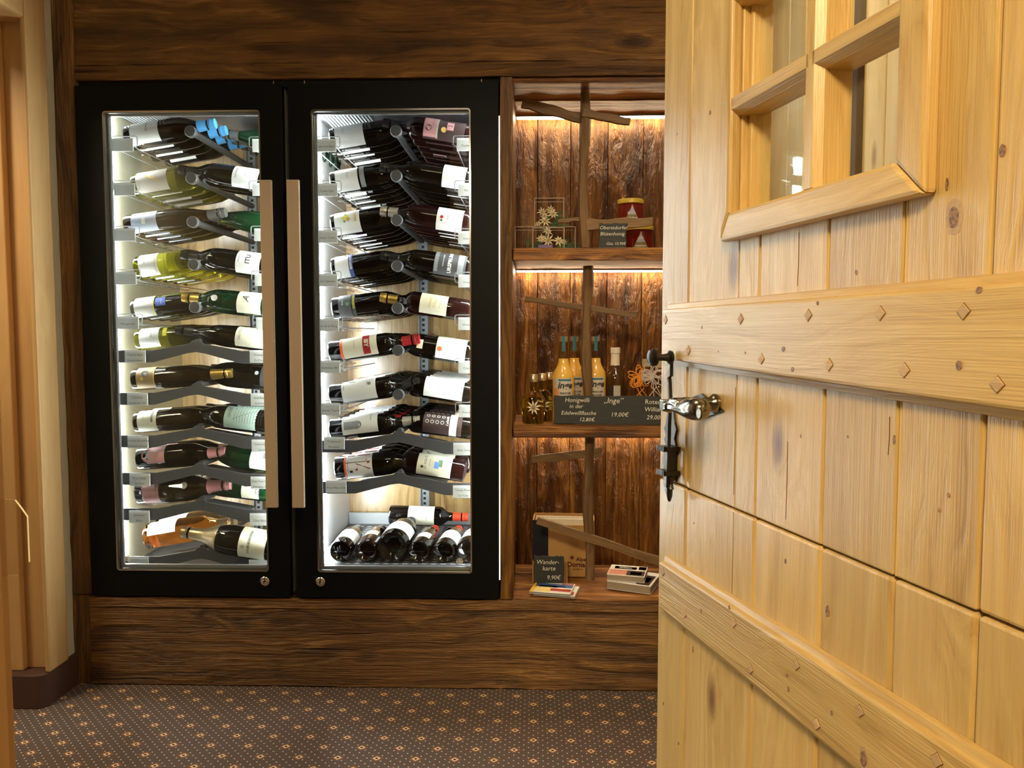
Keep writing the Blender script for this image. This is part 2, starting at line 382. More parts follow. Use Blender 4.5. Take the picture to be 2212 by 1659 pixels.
# display niche
NX0, NX1, ND = -.068, .50, .36
nc = thing('display_niche', 'lit recess of rough brown boards with two shelves, right of the wine cabinets', 'shelving')
z = 0; x = NX0-.01; ws = (.090, .118, .134, .125, .11); k = 0
while x < NX1:
    wd = ws[k % 5]; yy = ND + random.uniform(-.006, .006)
    plank('back_board', x+.0008, min(x+wd, NX1+.02)-.0008, yy, yy+.03, ZB, ZT+.02, niche_z, nc, 'z', .0008, bevel=.0015); x += wd; k += 1
plank('side_board', NX0-.03, NX0+.001, .022, ND, ZB, ZT, niche_z, nc, 'z', .0008)
plank('side_board', NX1, NX1+.03, .0, ND, ZB, ZT, niche_z, nc, 'z', .0008)
plank('ceiling_board', NX0, NX1, .0, .17, ZT-.018, ZT-.001, niche_x, nc, 'x', .001)
plank('ceiling_board', NX0, NX1, .172, ND-.012, ZT-.022, ZT-.003, niche_x, nc, 'x', .001)
SH = [(1.391, 1.430), (.826, .864)]
for z0, z1 in SH: plank('shelf_board', NX0+.001, NX1-.001, .002, ND-.002, z0, z1, niche_x, nc, 'x', .0012, bevel=.004)
plank('bottom_board', NX0+.001, NX1-.001, -.006, .12, ZB-.006, ZB+.002, niche_x, nc, 'x', .0008)
plank('bottom_board', NX0+.001, NX1-.001, .122, .25, ZB-.006, ZB+.004, niche_x, nc, 'x', .0008)
plank('bottom_board', NX0+.001, NX1-.001, .252, ND, ZB-.006, ZB+.003, niche_x, nc, 'x', .0008)
for zz in (ZT-.034, SH[0][0]-.010, SH[1][0]-.010):
    hs_ = obj('strip_light_shield', MB().prism([(ND-.0315, zz+.0050), (ND-.0292, zz+.0050), (ND-.0290, zz+.0098), (ND-.010, zz+.0030), (ND-.010, zz+.012), (ND-.0315, zz+.012)], NX0+.004, NX1-.004, 'x'), lgrey, nc)  # added shield, keeps strip light off the ceiling boards
    s = obj('light_strip', MB().prism([(ND-.0285, zz+.0094), (ND-.0285, zz+.0075), (ND-.0115, zz+.0005), (ND-.0115, zz+.0026)], NX0+.006, NX1-.006, 'x'), nled, hs_); s['label'] = 'glowing warm light strip'

# ================================================================ WINE CABINETS
def rrect(x0, x1, z0, z1, r, n=5):
    out = []
    for cx, cz, a0 in ((x1-r, z1-r, 0), (x0+r, z1-r, 90), (x0+r, z0+r, 180), (x1-r, z0+r, 270)):
        for k in range(n+1): a = R(a0+90*k/n); out.append((cx+r*math.cos(a), cz+r*math.sin(a)))
    return out
def ring(outer, inner, y0, y1):
    m = MB(); n = len(outer)
    vs = [(p[0], y0, p[1]) for p in outer]+[(p[0], y0, p[1]) for p in inner]+[(p[0], y1, p[1]) for p in outer]+[(p[0], y1, p[1]) for p in inner]
    fs = []
    for i in range(n):
        j = (i+1) % n
        fs += [(i, j, n+j, n+i), (2*n+i, 3*n+i, 3*n+j, 2*n+j), (i, 2*n+i, 2*n+j, j), (n+i, n+j, 3*n+j, 3*n+i)]
    return m.add(vs, fs)
CT, CBOT, CD = 1.937, ZB+.003, .62
def cabinet(x0, x1, px0, px1, side, sidemat, ledmat, label, hx, lockx, stick):
    c = thing('wine_cabinet', label, 'wine cabinet')
    ix0, ix1 = x0+.022, x1-.022
    a, b_, z0, z1 = ix0, ix1, CBOT+.045, CT-.035
    obj('side_panel', MB().box(x0+.004, ix0, .012, CD+.02, CBOT, CT), [sidemat], c)
    obj('side_panel', MB().box(ix1, x1-.004, .012, CD+.02, CBOT, CT), [whitem if side == 'R' else creamw], c)
    obj('back_panel', MB().box(ix0, ix1, CD, CD+.02, CBOT, CT), cab_z, c)
    obj('top_panel', MB().box(ix0, ix1, .012, CD, z1, CT), ceilm, c)
    obj('floor_panel', MB().box(ix0, ix1, .012, CD, CBOT, z0), grey, c)
    # grille at the left of the ceiling
    m = MB()
    for k in range(14): m.box(ix0+.03+k*.012, ix0+.036+k*.012, .03, CD-.03, z1-.010, z1)
    tag(obj('ceiling_grille', m, lgrey, c), kind='stuff')
    # perforated upright
    ux = PX(915 if side == 'R' else 551, CD-.01, 700)
    up = obj('perforated_upright', MB().box(ux-.019, ux+.019, CD-.014, CD-.002, z0, z1).box(ux-.019, ux-.015, CD-.024, CD-.012, z0, z1).box(ux+.015, ux+.019, CD-.024, CD-.012, z0, z1), lgrey, c)
    m = MB(); zz = z0+.02
    while zz < z1: m.box(ux-.005, ux+.005, CD-.0155, CD-.0135, zz, zz+.010); zz += .0205
    tag(obj('slot', m, blackm, up), kind='stuff')
    # light strips in the front corners (real lamps inside the cabinet)
    ya = (.105, .138) if side == 'L' else (.190, .25)
    for xx, y_ in (((ix0+.001, ix0+.008), ya), ((ix1-.012, ix1-.002), (.030, .046))):
        s = obj('light_strip', MB().box(xx[0], xx[1], y_[0], y_[1], z0+.02, z1-.02), ledmat, c); s['label'] = 'glowing white light strip'
    # door
    fr = ring(rrect(x0, x1, CBOT, CT, .004), rrect(px0, px1, .390, 1.856, .009), -.022, .008)
    door = obj('cabinet_door', fr, black, c, bevel=.0015)
    tr = obj('pane_trim', ring(rrect(px0-.001, px1+.001, .389, 1.857, .010), rrect(px0+.0035, px1-.0035, .3935, 1.8525, .007), -.0245, -.014), chrome, door)
    obj('spacer_frame', ring(rrect(px0+.003, px1-.003, .393, 1.853, .007), rrect(px0+.013, px1-.004, .405, 1.845, .004), -.008, .004), mat('spacer', (.32, .32, .33), .3, metal=.8), door)
    g = obj('glass_pane', MB().box(px0+.002, px1-.002, -.016, -.012, .392, 1.854), glass, door); g['label'] = 'clear glass pane'
    # handle: flat steel bar on two stand-offs
    hz0, hz1 = PZ(1096, -.06, 600), PZ(389, -.06, 600)
    h = obj('handle', MB().box(hx[0], hx[1], -.066, -.052, hz0, hz1), steel, door, bevel=.0012); h['label'] = 'long flat brushed steel handle'
    hc = (hx[0]+hx[1])/2
    for z_ in (hz0+.06, hz1-.085): obj('handle_post', MB().box(hc-.007, hc+.007, -.054, -.022, z_, z_+.025), steel, h)
    # lock
    lz = PZ(1257, -.03, 600)
    Mx = Matrix.Translation((lockx, -.022, lz)) @ Matrix.Rotation(-math.pi/2, 4, 'Z')
    lk = obj('lock', MB().lathe([(0, .0155), (.004, .0155), (.006, .013), (.006, .009), (.010, .0085), (.011, .007)], 24, Mx), chrome, door, None, None, smooth=True)
    obj('keyhole', MB().box(lockx-.001, lockx+.001, -.0345, -.0325, lz-.005, lz+.004), blackm, lk)
    # round maker's sticker in a lower corner of the pane
    sx, sz = stick
    st = MB(); stw = mat('sticker_white', (.75, .75, .75), .5)
    ringp = lambda r: [(sx+r*math.cos(2*math.pi*k/24), sz+r*math.sin(2*math.pi*k/24)) for k in range(24)]
    stick_o = obj('sticker', ring(ringp(.0107), ringp(.0092), -.0168, -.0162), stw, door)
    m = MB(); m.box(sx-.0092, sx+.0092, -.0167, -.0162, sz-.0012, sz+.0012); m.box(sx-.006, sx+.006, -.0167, -.0162, sz+.0035, sz+.0048); m.box(sx-.006, sx+.006, -.0167, -.0162, sz-.005, sz-.0037)
    m.box(sx-.0025, sx+.0025, -.0167, -.0162, sz+.002, sz+.007); m.box(sx-.0025, sx+.0025, -.0167, -.0162, sz-.008, sz-.003)
    obj('emblem', m, stw, stick_o)
    return c
LX0, LX1, RX0, RX1 = -1.446, -.789, -.770, -.112
cabL = cabinet(LX0, LX1, -1.357, -.859, 'L', creamw, led, 'tall black framed wine cabinet on the left, full of mixed white wine bottles', (PX(568, -.066), PX(592, -.066)), PX(573, -.02, 1257), (PX(277, -.016, 1210), PZ(1211, -.016)))
cabR = cabinet(RX0, RX1, -.697, -.199, 'R', whitem, led2, 'tall black framed wine cabinet beside the display niche, full of red wine', (PX(625, -.066), PX(651, -.066)), PX(693, -.02, 1257), (PX(993, -.016, 1212), PZ(1212, -.016)))
vent = tag(obj('vent_strip', MB().box(-1.44, -.11, .004, .03, CT+.001, ZT-.001), blackm), 'thin black ventilation strip above both wine cabinets', 'vent')
for xx in (590, 657, 1040): X_ = PX(xx, 0, 175); obj('clip', MB().box(X_-.001, X_+.001, .002, .006, CT+.003, ZT-.003), steel, vent)
# glowing strip that imitates cabinet light leaking past the divider post
gl = obj('gap_leak_glow', MB().box(-.1115, -.1085, .004, .008, .36, 1.84), mat('leak_glow', (1, 1, 1), .5, emit=(.95, .97, 1), es=3.0))
tag(gl, 'glowing strip imitating light leaking between right cabinet and divider post', 'light')

# ---------------------------------------------------------------- bottles
GL = {
 'dark': mat('glass_dark', (.0035, .0022, .0014), .035, spec=.5),
 'brown': mat('glass_brown', (.022, .010, .003), .04, trans=.35, ior=1.5),
 'green': mat('glass_green', (.004, .038, .013), .04, trans=.5, ior=1.5),
 'olive': mat('glass_olive', (.20, .18, .012), .03, trans=.85, ior=1.45),
 'yellow': mat('glass_yellow', (.72, .70, .06), .02, trans=1, ior=1.35),
 'rose': mat('glass_rose', (1.0, .62, .25), .02, trans=1, ior=1.3),
 'maroon': mat('glass_maroon', (.010, .0022, .0022), .04, spec=.5)}
def cm(name, c, rough=.35, metal=0): return mat('cap_'+name, c, rough, metal)
CAPS = {'blue': cm('blue', (.10, .42, .85)), 'silver': cm('silver', (.62, .58, .52), .3, .7), 'beige': cm('beige', (.45, .40, .33)), 'grey': cm('grey', (.10, .096, .092)),
 'dark': cm('dark', (.016, .015, .015), .25), 'gold': cm('gold', (.72, .48, .14), .28, .85), 'tan': cm('tan', (.38, .22, .09)), 'pink': cm('pink', (.72, .32, .32)),
 'red': cm('red', (.24, .008, .010)), 'orange': cm('orange', (.75, .07, .025)), 'foil': cm('foil', (.55, .42, .26), .3, .8), 'white': cm('white', (.78, .72, .64)), 'teal': cm('teal', (.03, .17, .22))}
def lm(name, c): return mat('label_'+name, c, .6)
LC = {'white': lm('white', (.80, .80, .78)), 'cream': lm('cream', (.78, .74, .58)), 'warm': lm('warm', (.38, .34, .29)), 'bluegrey': lm('bluegrey', (.42, .46, .58)), 'yellow': lm('yellow', (.72, .68, .03)),
 'blue': lm('blue', (.07, .12, .48)), 'navy': lm('navy', (.05, .07, .22)), 'black': lm('black', (.02, .02, .02)), 'goldlace': lm('goldlace', (.30, .20, .08)), 'mint': lm('mint', (.38, .50, .43)), 'pink': lm('pink', (.55, .27, .27)),
 'red': lm('red', (.30, .010, .010)), 'orange': lm('orange', (.80, .12, .03)), 'grey': lm('grey', (.06, .06, .062)), 'lgrey': lm('lgrey', (.24, .25, .26)), 'brown': lm('brown', (.035, .017, .014)), 'ink': lm('ink', (.05, .05, .05)),
 'green': lm('green', (.12, .25, .10)), 'gold': lm('gold', (.60, .42, .10)), 'sky': lm('sky', (.15, .30, .70)), 'pale': lm('pale', (.48, .46, .42))}
def prof(kind):
    if kind == 'burg':  L, Rr, nr = .296, .0405, .0148; body, sh = .155, [(.185, .95), (.205, .80), (.222, .60), (.236, .45)]
    elif kind == 'bord': L, Rr, nr = .302, .0372, .0145; body, sh = .192, [(.203, .93), (.211, .78), (.218, .60), (.226, .45)]
    elif kind == 'flute': L, Rr, nr = .335, .0370, .0145; body, sh = .165, [(.195, .93), (.22, .80), (.245, .62), (.268, .46)]
    elif kind == 'champ': L, Rr, nr = .315, .0440, .0160; body, sh = .165, [(.19, .95), (.21, .83), (.232, .62), (.25, .45)]
    else: L, Rr, nr = .36, .0520, .0175; body, sh = .19, [(.215, .95), (.24, .82), (.265, .60), (.285, .43)]
    pts = [(.012, .002), (.014, Rr*.45), (.003, Rr*.74), (0, Rr*.84), (.002, Rr*.95), (.008, Rr), (body*.5, Rr), (body, Rr)]
    pts += [(a, Rr*k) for a, k in sh]+[(L-.030, nr), (L-.026, nr*1.12), (L-.018, nr*1.12), (L-.016, nr), (L-.002, nr), (L, nr*.7)]
    return L, Rr, nr, pts
BODY = {}
def body(kind):
    if kind not in BODY: BODY[kind] = MB().lathe(prof(kind)[3], 24).mesh('bottle_glass', True)
    return BODY[kind]
def bodym(kind, gl_):
    me = body(kind).copy(); me.materials.append(GL[gl_]); return me
def rad(kind, x):
    p = prof(kind)[3]
    for (a, r0), (b_, r1) in zip(p[3:], p[4:]):
        if a <= x <= b_ and b_ > a: return r0+(r1-r0)*(x-a)/(b_-a)
    return prof(kind)[2]
def patch(m, kind, x0, x1, a0, a1, off, na=8, nx=2):
    vs = []; 
    for i in range(nx+1):
        x = x0+(x1-x0)*i/nx; r = rad(kind, x)+off
        for k in range(na+1):
            t = a0+(a1-a0)*k/na; vs.append((x, r*math.cos(t), r*math.sin(t)))
    m.add(vs, [(i*(na+1)+k, i*(na+1)+k+1, (i+1)*(na+1)+k+1, (i+1)*(na+1)+k) for i in range(nx) for k in range(na)])
def make_bottle(kind, gl_, cap, spec, side, captop=None, caplen=.058, name='wine_bottle'):
    """spec: dict(x0,x1,half,col,items[,roll]). side +1 neck to the right / -1 neck to the left (label turned to the viewer)"""
    L, Rr, nr, _ = prof(kind)
    t = thing(name, 'x', 'bottle')
    obj('glass', bodym(kind, gl_), None, t)
    cx = L-caplen
    cp = obj('capsule', MB().lathe([(cx, rad(kind, cx)+.0008)]+[(a_, r_+.0010) for a_, r_ in prof(kind)[3][8:12] if a_ > cx+.004]+[(L-.031, nr+.0014), (L-.022, nr+.0014), (L-.020, nr+.0026), (L-.013, nr+.0026), (L-.012, nr+.0014), (L+.0005, nr+.0014), (L+.0015, nr*.8)], 20).mesh('capsule', True), CAPS[cap], t)
    if cap in ('gold', 'silver', 'dark', 'grey', 'red'):
        m = MB()
        for k in range(3): m.lathe([(L-.007-k*.0045, nr+.0021), (L-.005-k*.0045, nr+.0021)], 20)
        obj('cap_ridge', m, CAPS[cap], cp)
    if captop: obj('cap_top', MB().lathe([(L+.001, nr*.72), (L+.0022, nr*.72)], 16), LC[captop], cp)
    if spec:
        ph = R(180-spec.get('roll', 22)) if side > 0 else R(spec.get('roll', 22))
        m = MB(); hf = R(spec['half']); patch(m, kind, spec['x0'], spec['x1'], ph-hf, ph+hf, .0007, 12, 3)
        lb = obj('label', m.mesh('label', True), LC[spec['col']], t)
        mats = []; m = MB(); xc = (spec['x0']+spec['x1'])/2
        def mi(c):
            if c not in mats: mats.append(c)
            m.mi = mats.index(c)
        for it in spec.get('items', []):
            if it[0] == 'r':      # rectangle: from label centre, along circumference +-w/2, along axis
                _, cy, cx_, wd, ht, c = it; mi(c); r = rad(kind, xc+cx_)
                patch(m, kind, xc+cx_-ht/2, xc+cx_+ht/2, ph+(cy-wd/2)/r, ph+(cy+wd/2)/r, .0012+.0003*(len(mats) % 3), 8, 2)
            elif it[0] == 'c':    # disc
                _, cy, cx_, rr, c = it; mi(c); r = rad(kind, xc+cx_)+.0016
                vs = [(xc+cx_+rr*math.sin(2*math.pi*k/16), r*math.cos(ph+(cy+rr*math.cos(2*math.pi*k/16))/r), r*math.sin(ph+(cy+rr*math.cos(2*math.pi*k/16))/r)) for k in range(16)]
                m.add(vs, [tuple(range(16))])
            elif it[0] == 'p':    # polygon
                _, poly, c = it; mi(c); r = rad(kind, xc)+.0017
                m.add([(xc+b_, r*math.cos(ph+a/r), r*math.sin(ph+a/r)) for a, b_ in poly], [tuple(range(len(poly)))])
            else:                 # text
                _, s_, sz, cy, cx_, c = it[:6]; bd = it[6] if len(it) > 6 else 0; sh = it[7] if len(it) > 7 else 0; mi(c)
                vs, fs = textgeo(s_, sz, sh, bd); r = rad(kind, xc+cx_)+.0020
                m.add([(xc+cx_+b_, r*math.cos(ph+(cy+a)/r), r*math.sin(ph+(cy+a)/r)) for a, b_ in vs], fs)
        if m.v: obj('print', m, [LC[c] for c in mats], lb)
    return t
ORD = ['frontmost', 'second-deep', 'third-deep', 'fourth-deep', 'fifth-deep', 'sixth-deep', 'seventh-deep', 'eighth-deep']
LEV = ['top', 'second', 'third', 'fourth', 'fifth', 'sixth', 'seventh', 'eighth', 'ninth', 'tenth', 'bottom']
NECKR = .0145
def row(cab, lev, side, n, kind, gl_, cap, spec, zr, rodx, tilt, y0, look, xoff=0, captop=None, caplen=.058, pitch=.083, grip=None, dz=0):
    proto = make_bottle(kind, gl_, cap, spec, side, captop, caplen)
    L = prof(kind)[0]
    side_s = 'left' if side > 0 else 'right'
    for i in range(n):
        b = proto if i == 0 else dup(proto)
        if i == 0: pass
        ex = xoff+(random.uniform(-.006, .006) if i else 0)
        # the bottle's axis passes over the rod; base sits 'grip' before it
        gp = (grip or L-.062)
        th = R(tilt)
        bx = rodx - side*(gp*math.cos(th)-ex*side)
        bz = zr + .0285 - gp*math.sin(th) + dz
        b.location = (bx, y0+i*pitch, bz)
        M = Matrix.Rotation(0 if side > 0 else math.pi, 4, 'Z') @ Matrix.Rotation(-th, 4, 'Y') @ Matrix.Rotation(R(random.uniform(-9, 9)) if i else 0, 4, 'X')
        b.rotation_euler = M.to_euler()
        if len(look.split()) > 9: print('LONG', look)
        tag(b, '%s %s, %s row, %s rack, %s cabinet' % (ORD[i], look, side_s, LEV[lev], cab), 'bottle', 'bottles on the %s rack of the %s wine cabinet' % (LEV[lev], cab))

# ---------------------------------------------------------------- racks
def rack(cab, lev, zr, rodx, chev, xl, xr, tagl, tagr, tl, tr):
    """rodx: X of the centre rod; xl/xr interior limits; tagl/tagr: (X,Z) of tag centres"""
    kind = 'chevron fascia' if chev else 'round-capped rod'
    t = thing('bottle_rack', '%s rack with %s, %s level of the %s wine cabinet' % ('grey' if chev else 'wire', kind, LEV[lev], cab), 'rack', (rodx, .06, zr), group='racks in the %s wine cabinet' % cab)
    yb = CD-.03-.06
    obj('centre_rod', MB().tube([(0, 0.004, 0), (0, yb, 0)], .0105, 12).mesh('centre_rod', True), grey, t)
    Mc = Matrix.Rotation(math.pi/2, 4, 'Z')
    if not chev:
        obj('end_cap', MB().lathe([(-.012, .017), (-.010, .0185), (.006, .0185)], 24, Mc @ Matrix.Identity(4)).mesh('end_cap', True), grey, t)
    else:
        a, b_ = xl-rodx+.004, xr-rodx-.004
        top = [(a, -.029), (-.145, -.028), (-.022, -.006), (-.012, .004), (.012, .004), (.022, -.006), (.150, -.030), (b_, -.032)]
        bot = [(b_, -.074), (.150, -.072), (.03, -.040), (0, -.034), (-.03, -.038), (-.145, -.068), (a, -.070)]
        obj('fascia', MB().prism(top+bot, -.006, -.002), grey, t, bevel=.001)
        obj('tray', MB().prism([(-.145, -.040), (0, -.016), (.150, -.042), (.150, -.045), (0, -.020), (-.145, -.043)], -.002, .10), grey, t)
    for sgn, (tx, tz), lines in ((-1, tagl, tl), (1, tagr, tr)):
        X_, Z_ = tx-rodx, tz-zr
        if not chev:
            # wire loop with the tag hanging on it
            w2, h2 = .040, .016; cx_, cz_ = X_+sgn*(-.004), Z_+.012
            lp = [(q[0], -.010, q[1]) for q in rrect(cx_-w2-.002, cx_+w2+.002, cz_-h2, cz_+h2, .006, 3)]
            wl = obj('wire_loop', MB().tube(lp, .0016, 6, True).mesh('wire_loop', True), lgrey, t)
            rx = X_-sgn*.036
            m = MB().tube([(rx, -.010, cz_-h2), (rx, .02, cz_-h2-.004), (rx, yb, cz_-h2-.004)], .0018, 6)
            m.tube([(X_+sgn*.040, -.010, cz_-h2), (X_+sgn*.040, yb, cz_-h2-.004)], .0018, 6)
            obj('wire_rail', m.mesh('wire_rail', True), lgrey, t)
            # clear scalloped cradle strip under the bottle bottoms
            m = MB(); pts = []
            for k in range(49):
                yy = .0+yb*k/48; pts.append((yy, cz_-h2-.004-.012*abs(math.sin(math.pi*(yy-.0)/.083))))
            for (ya, za), (y2, z2) in zip(pts, pts[1:]):
                m.add([(rx+sgn*.012, ya, za), (rx+sgn*.012, y2, z2), (rx+sgn*.030, y2, z2), (rx+sgn*.030, ya, za)], [(0, 1, 2, 3)])
            obj('cradle_strip', m, acrylic, t)
        wv, hv = (.0345, .0175)
        tg = obj('price_tag', MB().box(X_-wv, X_+wv, -.0145, -.0125, Z_-hv-.003, Z_+hv+.003), mat('tag_backing', (.72, .73, .75), .3), t)
        obj('tag_card', MB().box(X_-wv+.001, X_+wv-.001, -.0155, -.0145, Z_-hv-.002, Z_+hv-.004), paper, tg)
        if lines:
            ls = lines.split('|'); n = len(ls)
            lettering([(s, .0098, X_+(0), Z_-.004+(.009 if n == 2 else 0)-(.018 if n == 2 else 0)*i, 0, 0) for i, s in enumerate(ls)], ink, tg, plane=lambda a, b_: (a, -.0158, b_))
    return t

YR = .06
rodL = PX(424, YR, 700); rodR = PX(860, YR, 700)
lev_px = [('r', 285), ('r', 386), ('r', 480), ('r', 572), ('r', 664), ('c', 738), ('c', 830), ('c', 922), ('c', 1003), ('c', 1080), ('c', 1184)]
tagLl = [(265, 313), (269, 409), (270, 507), (272, 601), (277, 697), (292, 770), (297, 862), (298, 955), (302, 1036), (301, 1116), (299, 1215)]
tagLr = [(568, 314), (568, 409), (572, 507), (573, 604), (576, 699), (562, 770), (564, 863), (566, 963), (564, 1043), (562, 1122), (560, 1222)]
txL = ['', '', '', '', 'Morgenröte', 'Terroir Ried|Westhofener', 'Condrieu|Sonnenuhr GG', 'Grosses Brunnthal|Dietrich Klassik', 'Pinot Grigio|Südtirol', 'Sancerre|Blanc', 'Rosé']
txR = ['Riesl', 'Enge', 'Ried M', 'Gut', 'Calm', 'Avantgard|GrüDecha', 'Axel Rosé 0|Geheimrat', 'Gewürztram|Jakobi', 'Gem.Tom Halb|Domaine Alfé', 'Côtes Blanc', 'Engelsfelsen 1,5L']
ZL = []
for i, (k, py) in enumerate(lev_px):
    zr = PZ(py, YR, 424); ZL.append(zr)
    rack('left', i, zr, rodL, k == 'c', LX0+.026, LX1-.026, (PX(tagLl[i][0], .046, tagLl[i][1]), PZ(tagLl[i][1], .046, 270)), (PX(tagLr[i][0], .046, tagLr[i][1]), PZ(tagLr[i][1], .046, 560)), txL[i], txR[i])
LEVR = ['top', 'second', 'third', 'fourth', 'fifth', 'sixth', 'seventh', 'eighth', 'bottom']
lev_pxR = [('r', 284), ('r', 381), ('r', 476), ('r', 575), ('r', 666), ('r', 757), ('r', 852), ('c', 933), ('c', 1022)]
tagRl = [(703, 314), (706, 410), (706, 511), (706, 605), (709, 702), (712, 792), (712, 884), (722, 957), (726, 1051)]
tagRr = [(1010, 312), (1013, 409), (1013, 513), (1013, 607), (1013, 699), (1013, 793), (1014, 888), (1002, 970), (1001, 1062)]
txRl = ['Cabernet Ried', 'Cuvée Spät', 'Kaspar Cuvée', 'Pinot Salumen', 'Un día la Meng', 'Hochäcker IBY', 'Finkenau Teatro', 'Triebaumer|Mirafiddo', 'Pinot Nero XX']
txRr = ['Cuvée Sal', 'Pinotin', 'Kalkstein', 'Ursprung', 'Wiener Tr', 'Côtes Ro', 'Primitivo M', 'Bella Delta', 'Tenuta Riserv|Le Volte']
ZR_ = []
for i, (k, py) in enumerate(lev_pxR):
    zr = PZ(py, YR, 860); ZR_.append(zr)
    rack('right', i, zr, rodR, k == 'c', RX0+.026, RX1-.026, (PX(tagRl[i][0], .046, tagRl[i][1]), PZ(tagRl[i][1], .046, 705)), (PX(tagRr[i][0], .046, tagRr[i][1]), PZ(tagRr[i][1], .046, 1005)), txRl[i], txRr[i])

A0, B0 = .105, .145      # first bottle's depth in either row: necks interleave
def sp(x0, x1, half, col, items=(), roll=22): return dict(x0=x0, x1=x1, half=half, col=col, items=list(items), roll=roll)
# left cabinet ---------------------------------------------------------
rL = lambda *a, **k: row('left', *a, **k)
rL(0, 1, 4, 'burg', 'dark', 'blue', sp(.025, .120, 75, 'white', [('t', 'Riesling', .010, 0, .01, 'ink')]), ZL[0], rodL, 9, A0, 'dark bottle with plain white label and blue cap')
rL(0, -1, 4, 'flute', 'green', 'grey', sp(.03, .10, 60, 'white'), ZL[0], rodL, 8, B0+.08, 'green flute bottle under the blue caps', xoff=.10)
rL(1, 1, 4, 'burg', 'olive', 'beige', sp(.02, .125, 75, 'warm', [('t', 'ƒ', .05, 0, .0, 'gold', 0, .3)]), ZL[1], rodL, 9, B0, 'olive bottle with warm grey label')
rL(1, -1, 2, 'burg', 'dark', 'dark', sp(.02, .105, 70, 'white', [('t', 'RIED ENGEL', .007, .0, .03, 'ink'), ('r', 0, 0, .02, .001, 'ink')]), ZL[1], rodL, 9, A0, 'dark bottle with white label and dark cap')
rL(2, 1, 4, 'flute', 'brown', 'grey', sp(.03, .115, 75, 'bluegrey', [('r', .01, .0, .02, .012, 'white')]), ZL[2], rodL, 8, B0-.03, 'brown green bottle with blue grey label', grip=.25)
rL(2, -1, 3, 'flute', 'green', 'grey', sp(.03, .10, 60, 'white'), ZL[2], rodL, 8, B0+.01, 'slim green bottle with grey cap', xoff=.055)
rL(3, 1, 5, 'burg', 'yellow', 'white', sp(.020, .085, 80, 'white', [('t', 'Grüner', .008, 0, -.01, 'ink'), ('r', 0, .024, .09, .002, 'gold')]), ZL[3], rodL, 8, B0, 'yellow green bottle with white label')
rL(3, -1, 2, 'burg', 'dark', 'dark', sp(.02, .100, 75, 'white', [('t', 'TENZEDER', .0065, 0, .030, 'ink'), ('t', 'ITU', .022, .0, .0, 'ink', .0006)]), ZL[3], rodL, 8, A0, 'dark bottle with tall lettered white label')
rL(4, 1, 4, 'flute', 'dark', 'gold', sp(.015, .085, 75, 'pale', [('r', 0, .032, .09, .003, 'yellow'), ('r', -.0, .058, .030, .034, 'blue'), ('r', 0, .058, .022, .026, 'navy'), ('t', 'SPÄTLESE', .0052, 0, .060, 'white')]), ZL[4], rodL, 8, B0, 'dark bottle with pale label and blue crest', grip=.25)
rL(4, -1, 4, 'burg', 'green', 'gold', sp(.02, .10, 70, 'cream', [('t', 'A', .034, .0, .01, 'ink', 0, .4), ('t', 'STEINBERG', .006, 0, -.022, 'ink'), ('c', -.006, .115, .0105, 'white')]), ZL[4], rodL, 6, A0, 'dark green bottle with gold cap and white seal')
rL(5, 1, 3, 'flute', 'olive', 'dark', sp(.02, .088, 80, 'white', [('t', 'TERROIR', .008, 0, .008, 'ink'), ('t', 'ried', .006, 0, -.01, 'ink'), ('r', 0, .055, .030, .014, 'yellow')], 30), ZL[5], rodL, 6, B0, 'olive flute bottle with white label and yellow band', grip=.24)
rL(5, -1, 3, 'flute', 'dark', 'dark', sp(.02, .125, 75, 'cream', [('t', 'DEUTSCH', .011, .0, .038, 'ink'), ('t', 'Grüner Veltliner', .0055, 0, .0, 'ink')], 30), ZL[5], rodL, 7, A0, 'dark bottle with long cream label', grip=.25)
rL(6, 1, 2, 'flute', 'brown', 'gold', sp(.022, .083, 85, 'goldlace', [('c', 0, 0, .012, 'ink'), ('c', -.018, .01, .006, 'gold'), ('c', .018, -.01, .006, 'gold'), ('r', 0, .030, .10, .003, 'gold')], 30), ZL[6], rodL, 4, A0, 'brown flute bottle with gold lace label', grip=.235, caplen=.070)
rL(6, -1, 3, 'champ', 'dark', 'dark', sp(.01, .060, 60, 'black', [('t', 'GRUBER', .013, 0, .0, 'white', .0004), ('c', 0, .037, .007, 'lgrey')]), ZL[6], rodL, 5, B0, 'black bottle with black label and white lettering', dz=.006)
rL(7, 1, 2, 'flute', 'brown', 'tan', sp(.018, .083, 85, 'cream', [('t', 'KÖLLNER', .0095, 0, .018, 'ink', .0003), ('t', 'Pinot', .006, 0, -.01, 'ink', 0, .4)], 30), ZL[7], rodL, 5, A0, 'brown flute bottle with cream label and tan cap', grip=.232, captop='orange')
stv = [('t', 'GROSSE', .011, 0, .058, 'ink')]+[('r', 0, .040-.009*k, .065, .0010, 'ink') for k in range(11)]+[('c', -.022+.0045*k, .042-.0085*(k % 9), .0016, 'ink') for k in range(10)]
rL(7, -1, 3, 'burg', 'dark', 'dark', sp(.0, .150, 80, 'mint', stv, 38), ZL[7], rodL, 7, B0-.045, 'dark bottle with pale mint music stave label', dz=.008)
rL(8, 1, 2, 'burg', 'dark', 'pink', sp(.052, .102, 42, 'pink', [('c', 0, -.024, .028, 'pink'), ('c', 0, -.018, .019, 'warm'), ('c', 0, -.018, .013, 'pink')], 20), ZL[8], rodL, 5, A0, 'dark bottle with rounded pink label and pink cap', grip=.225, captop='orange', dz=.002)
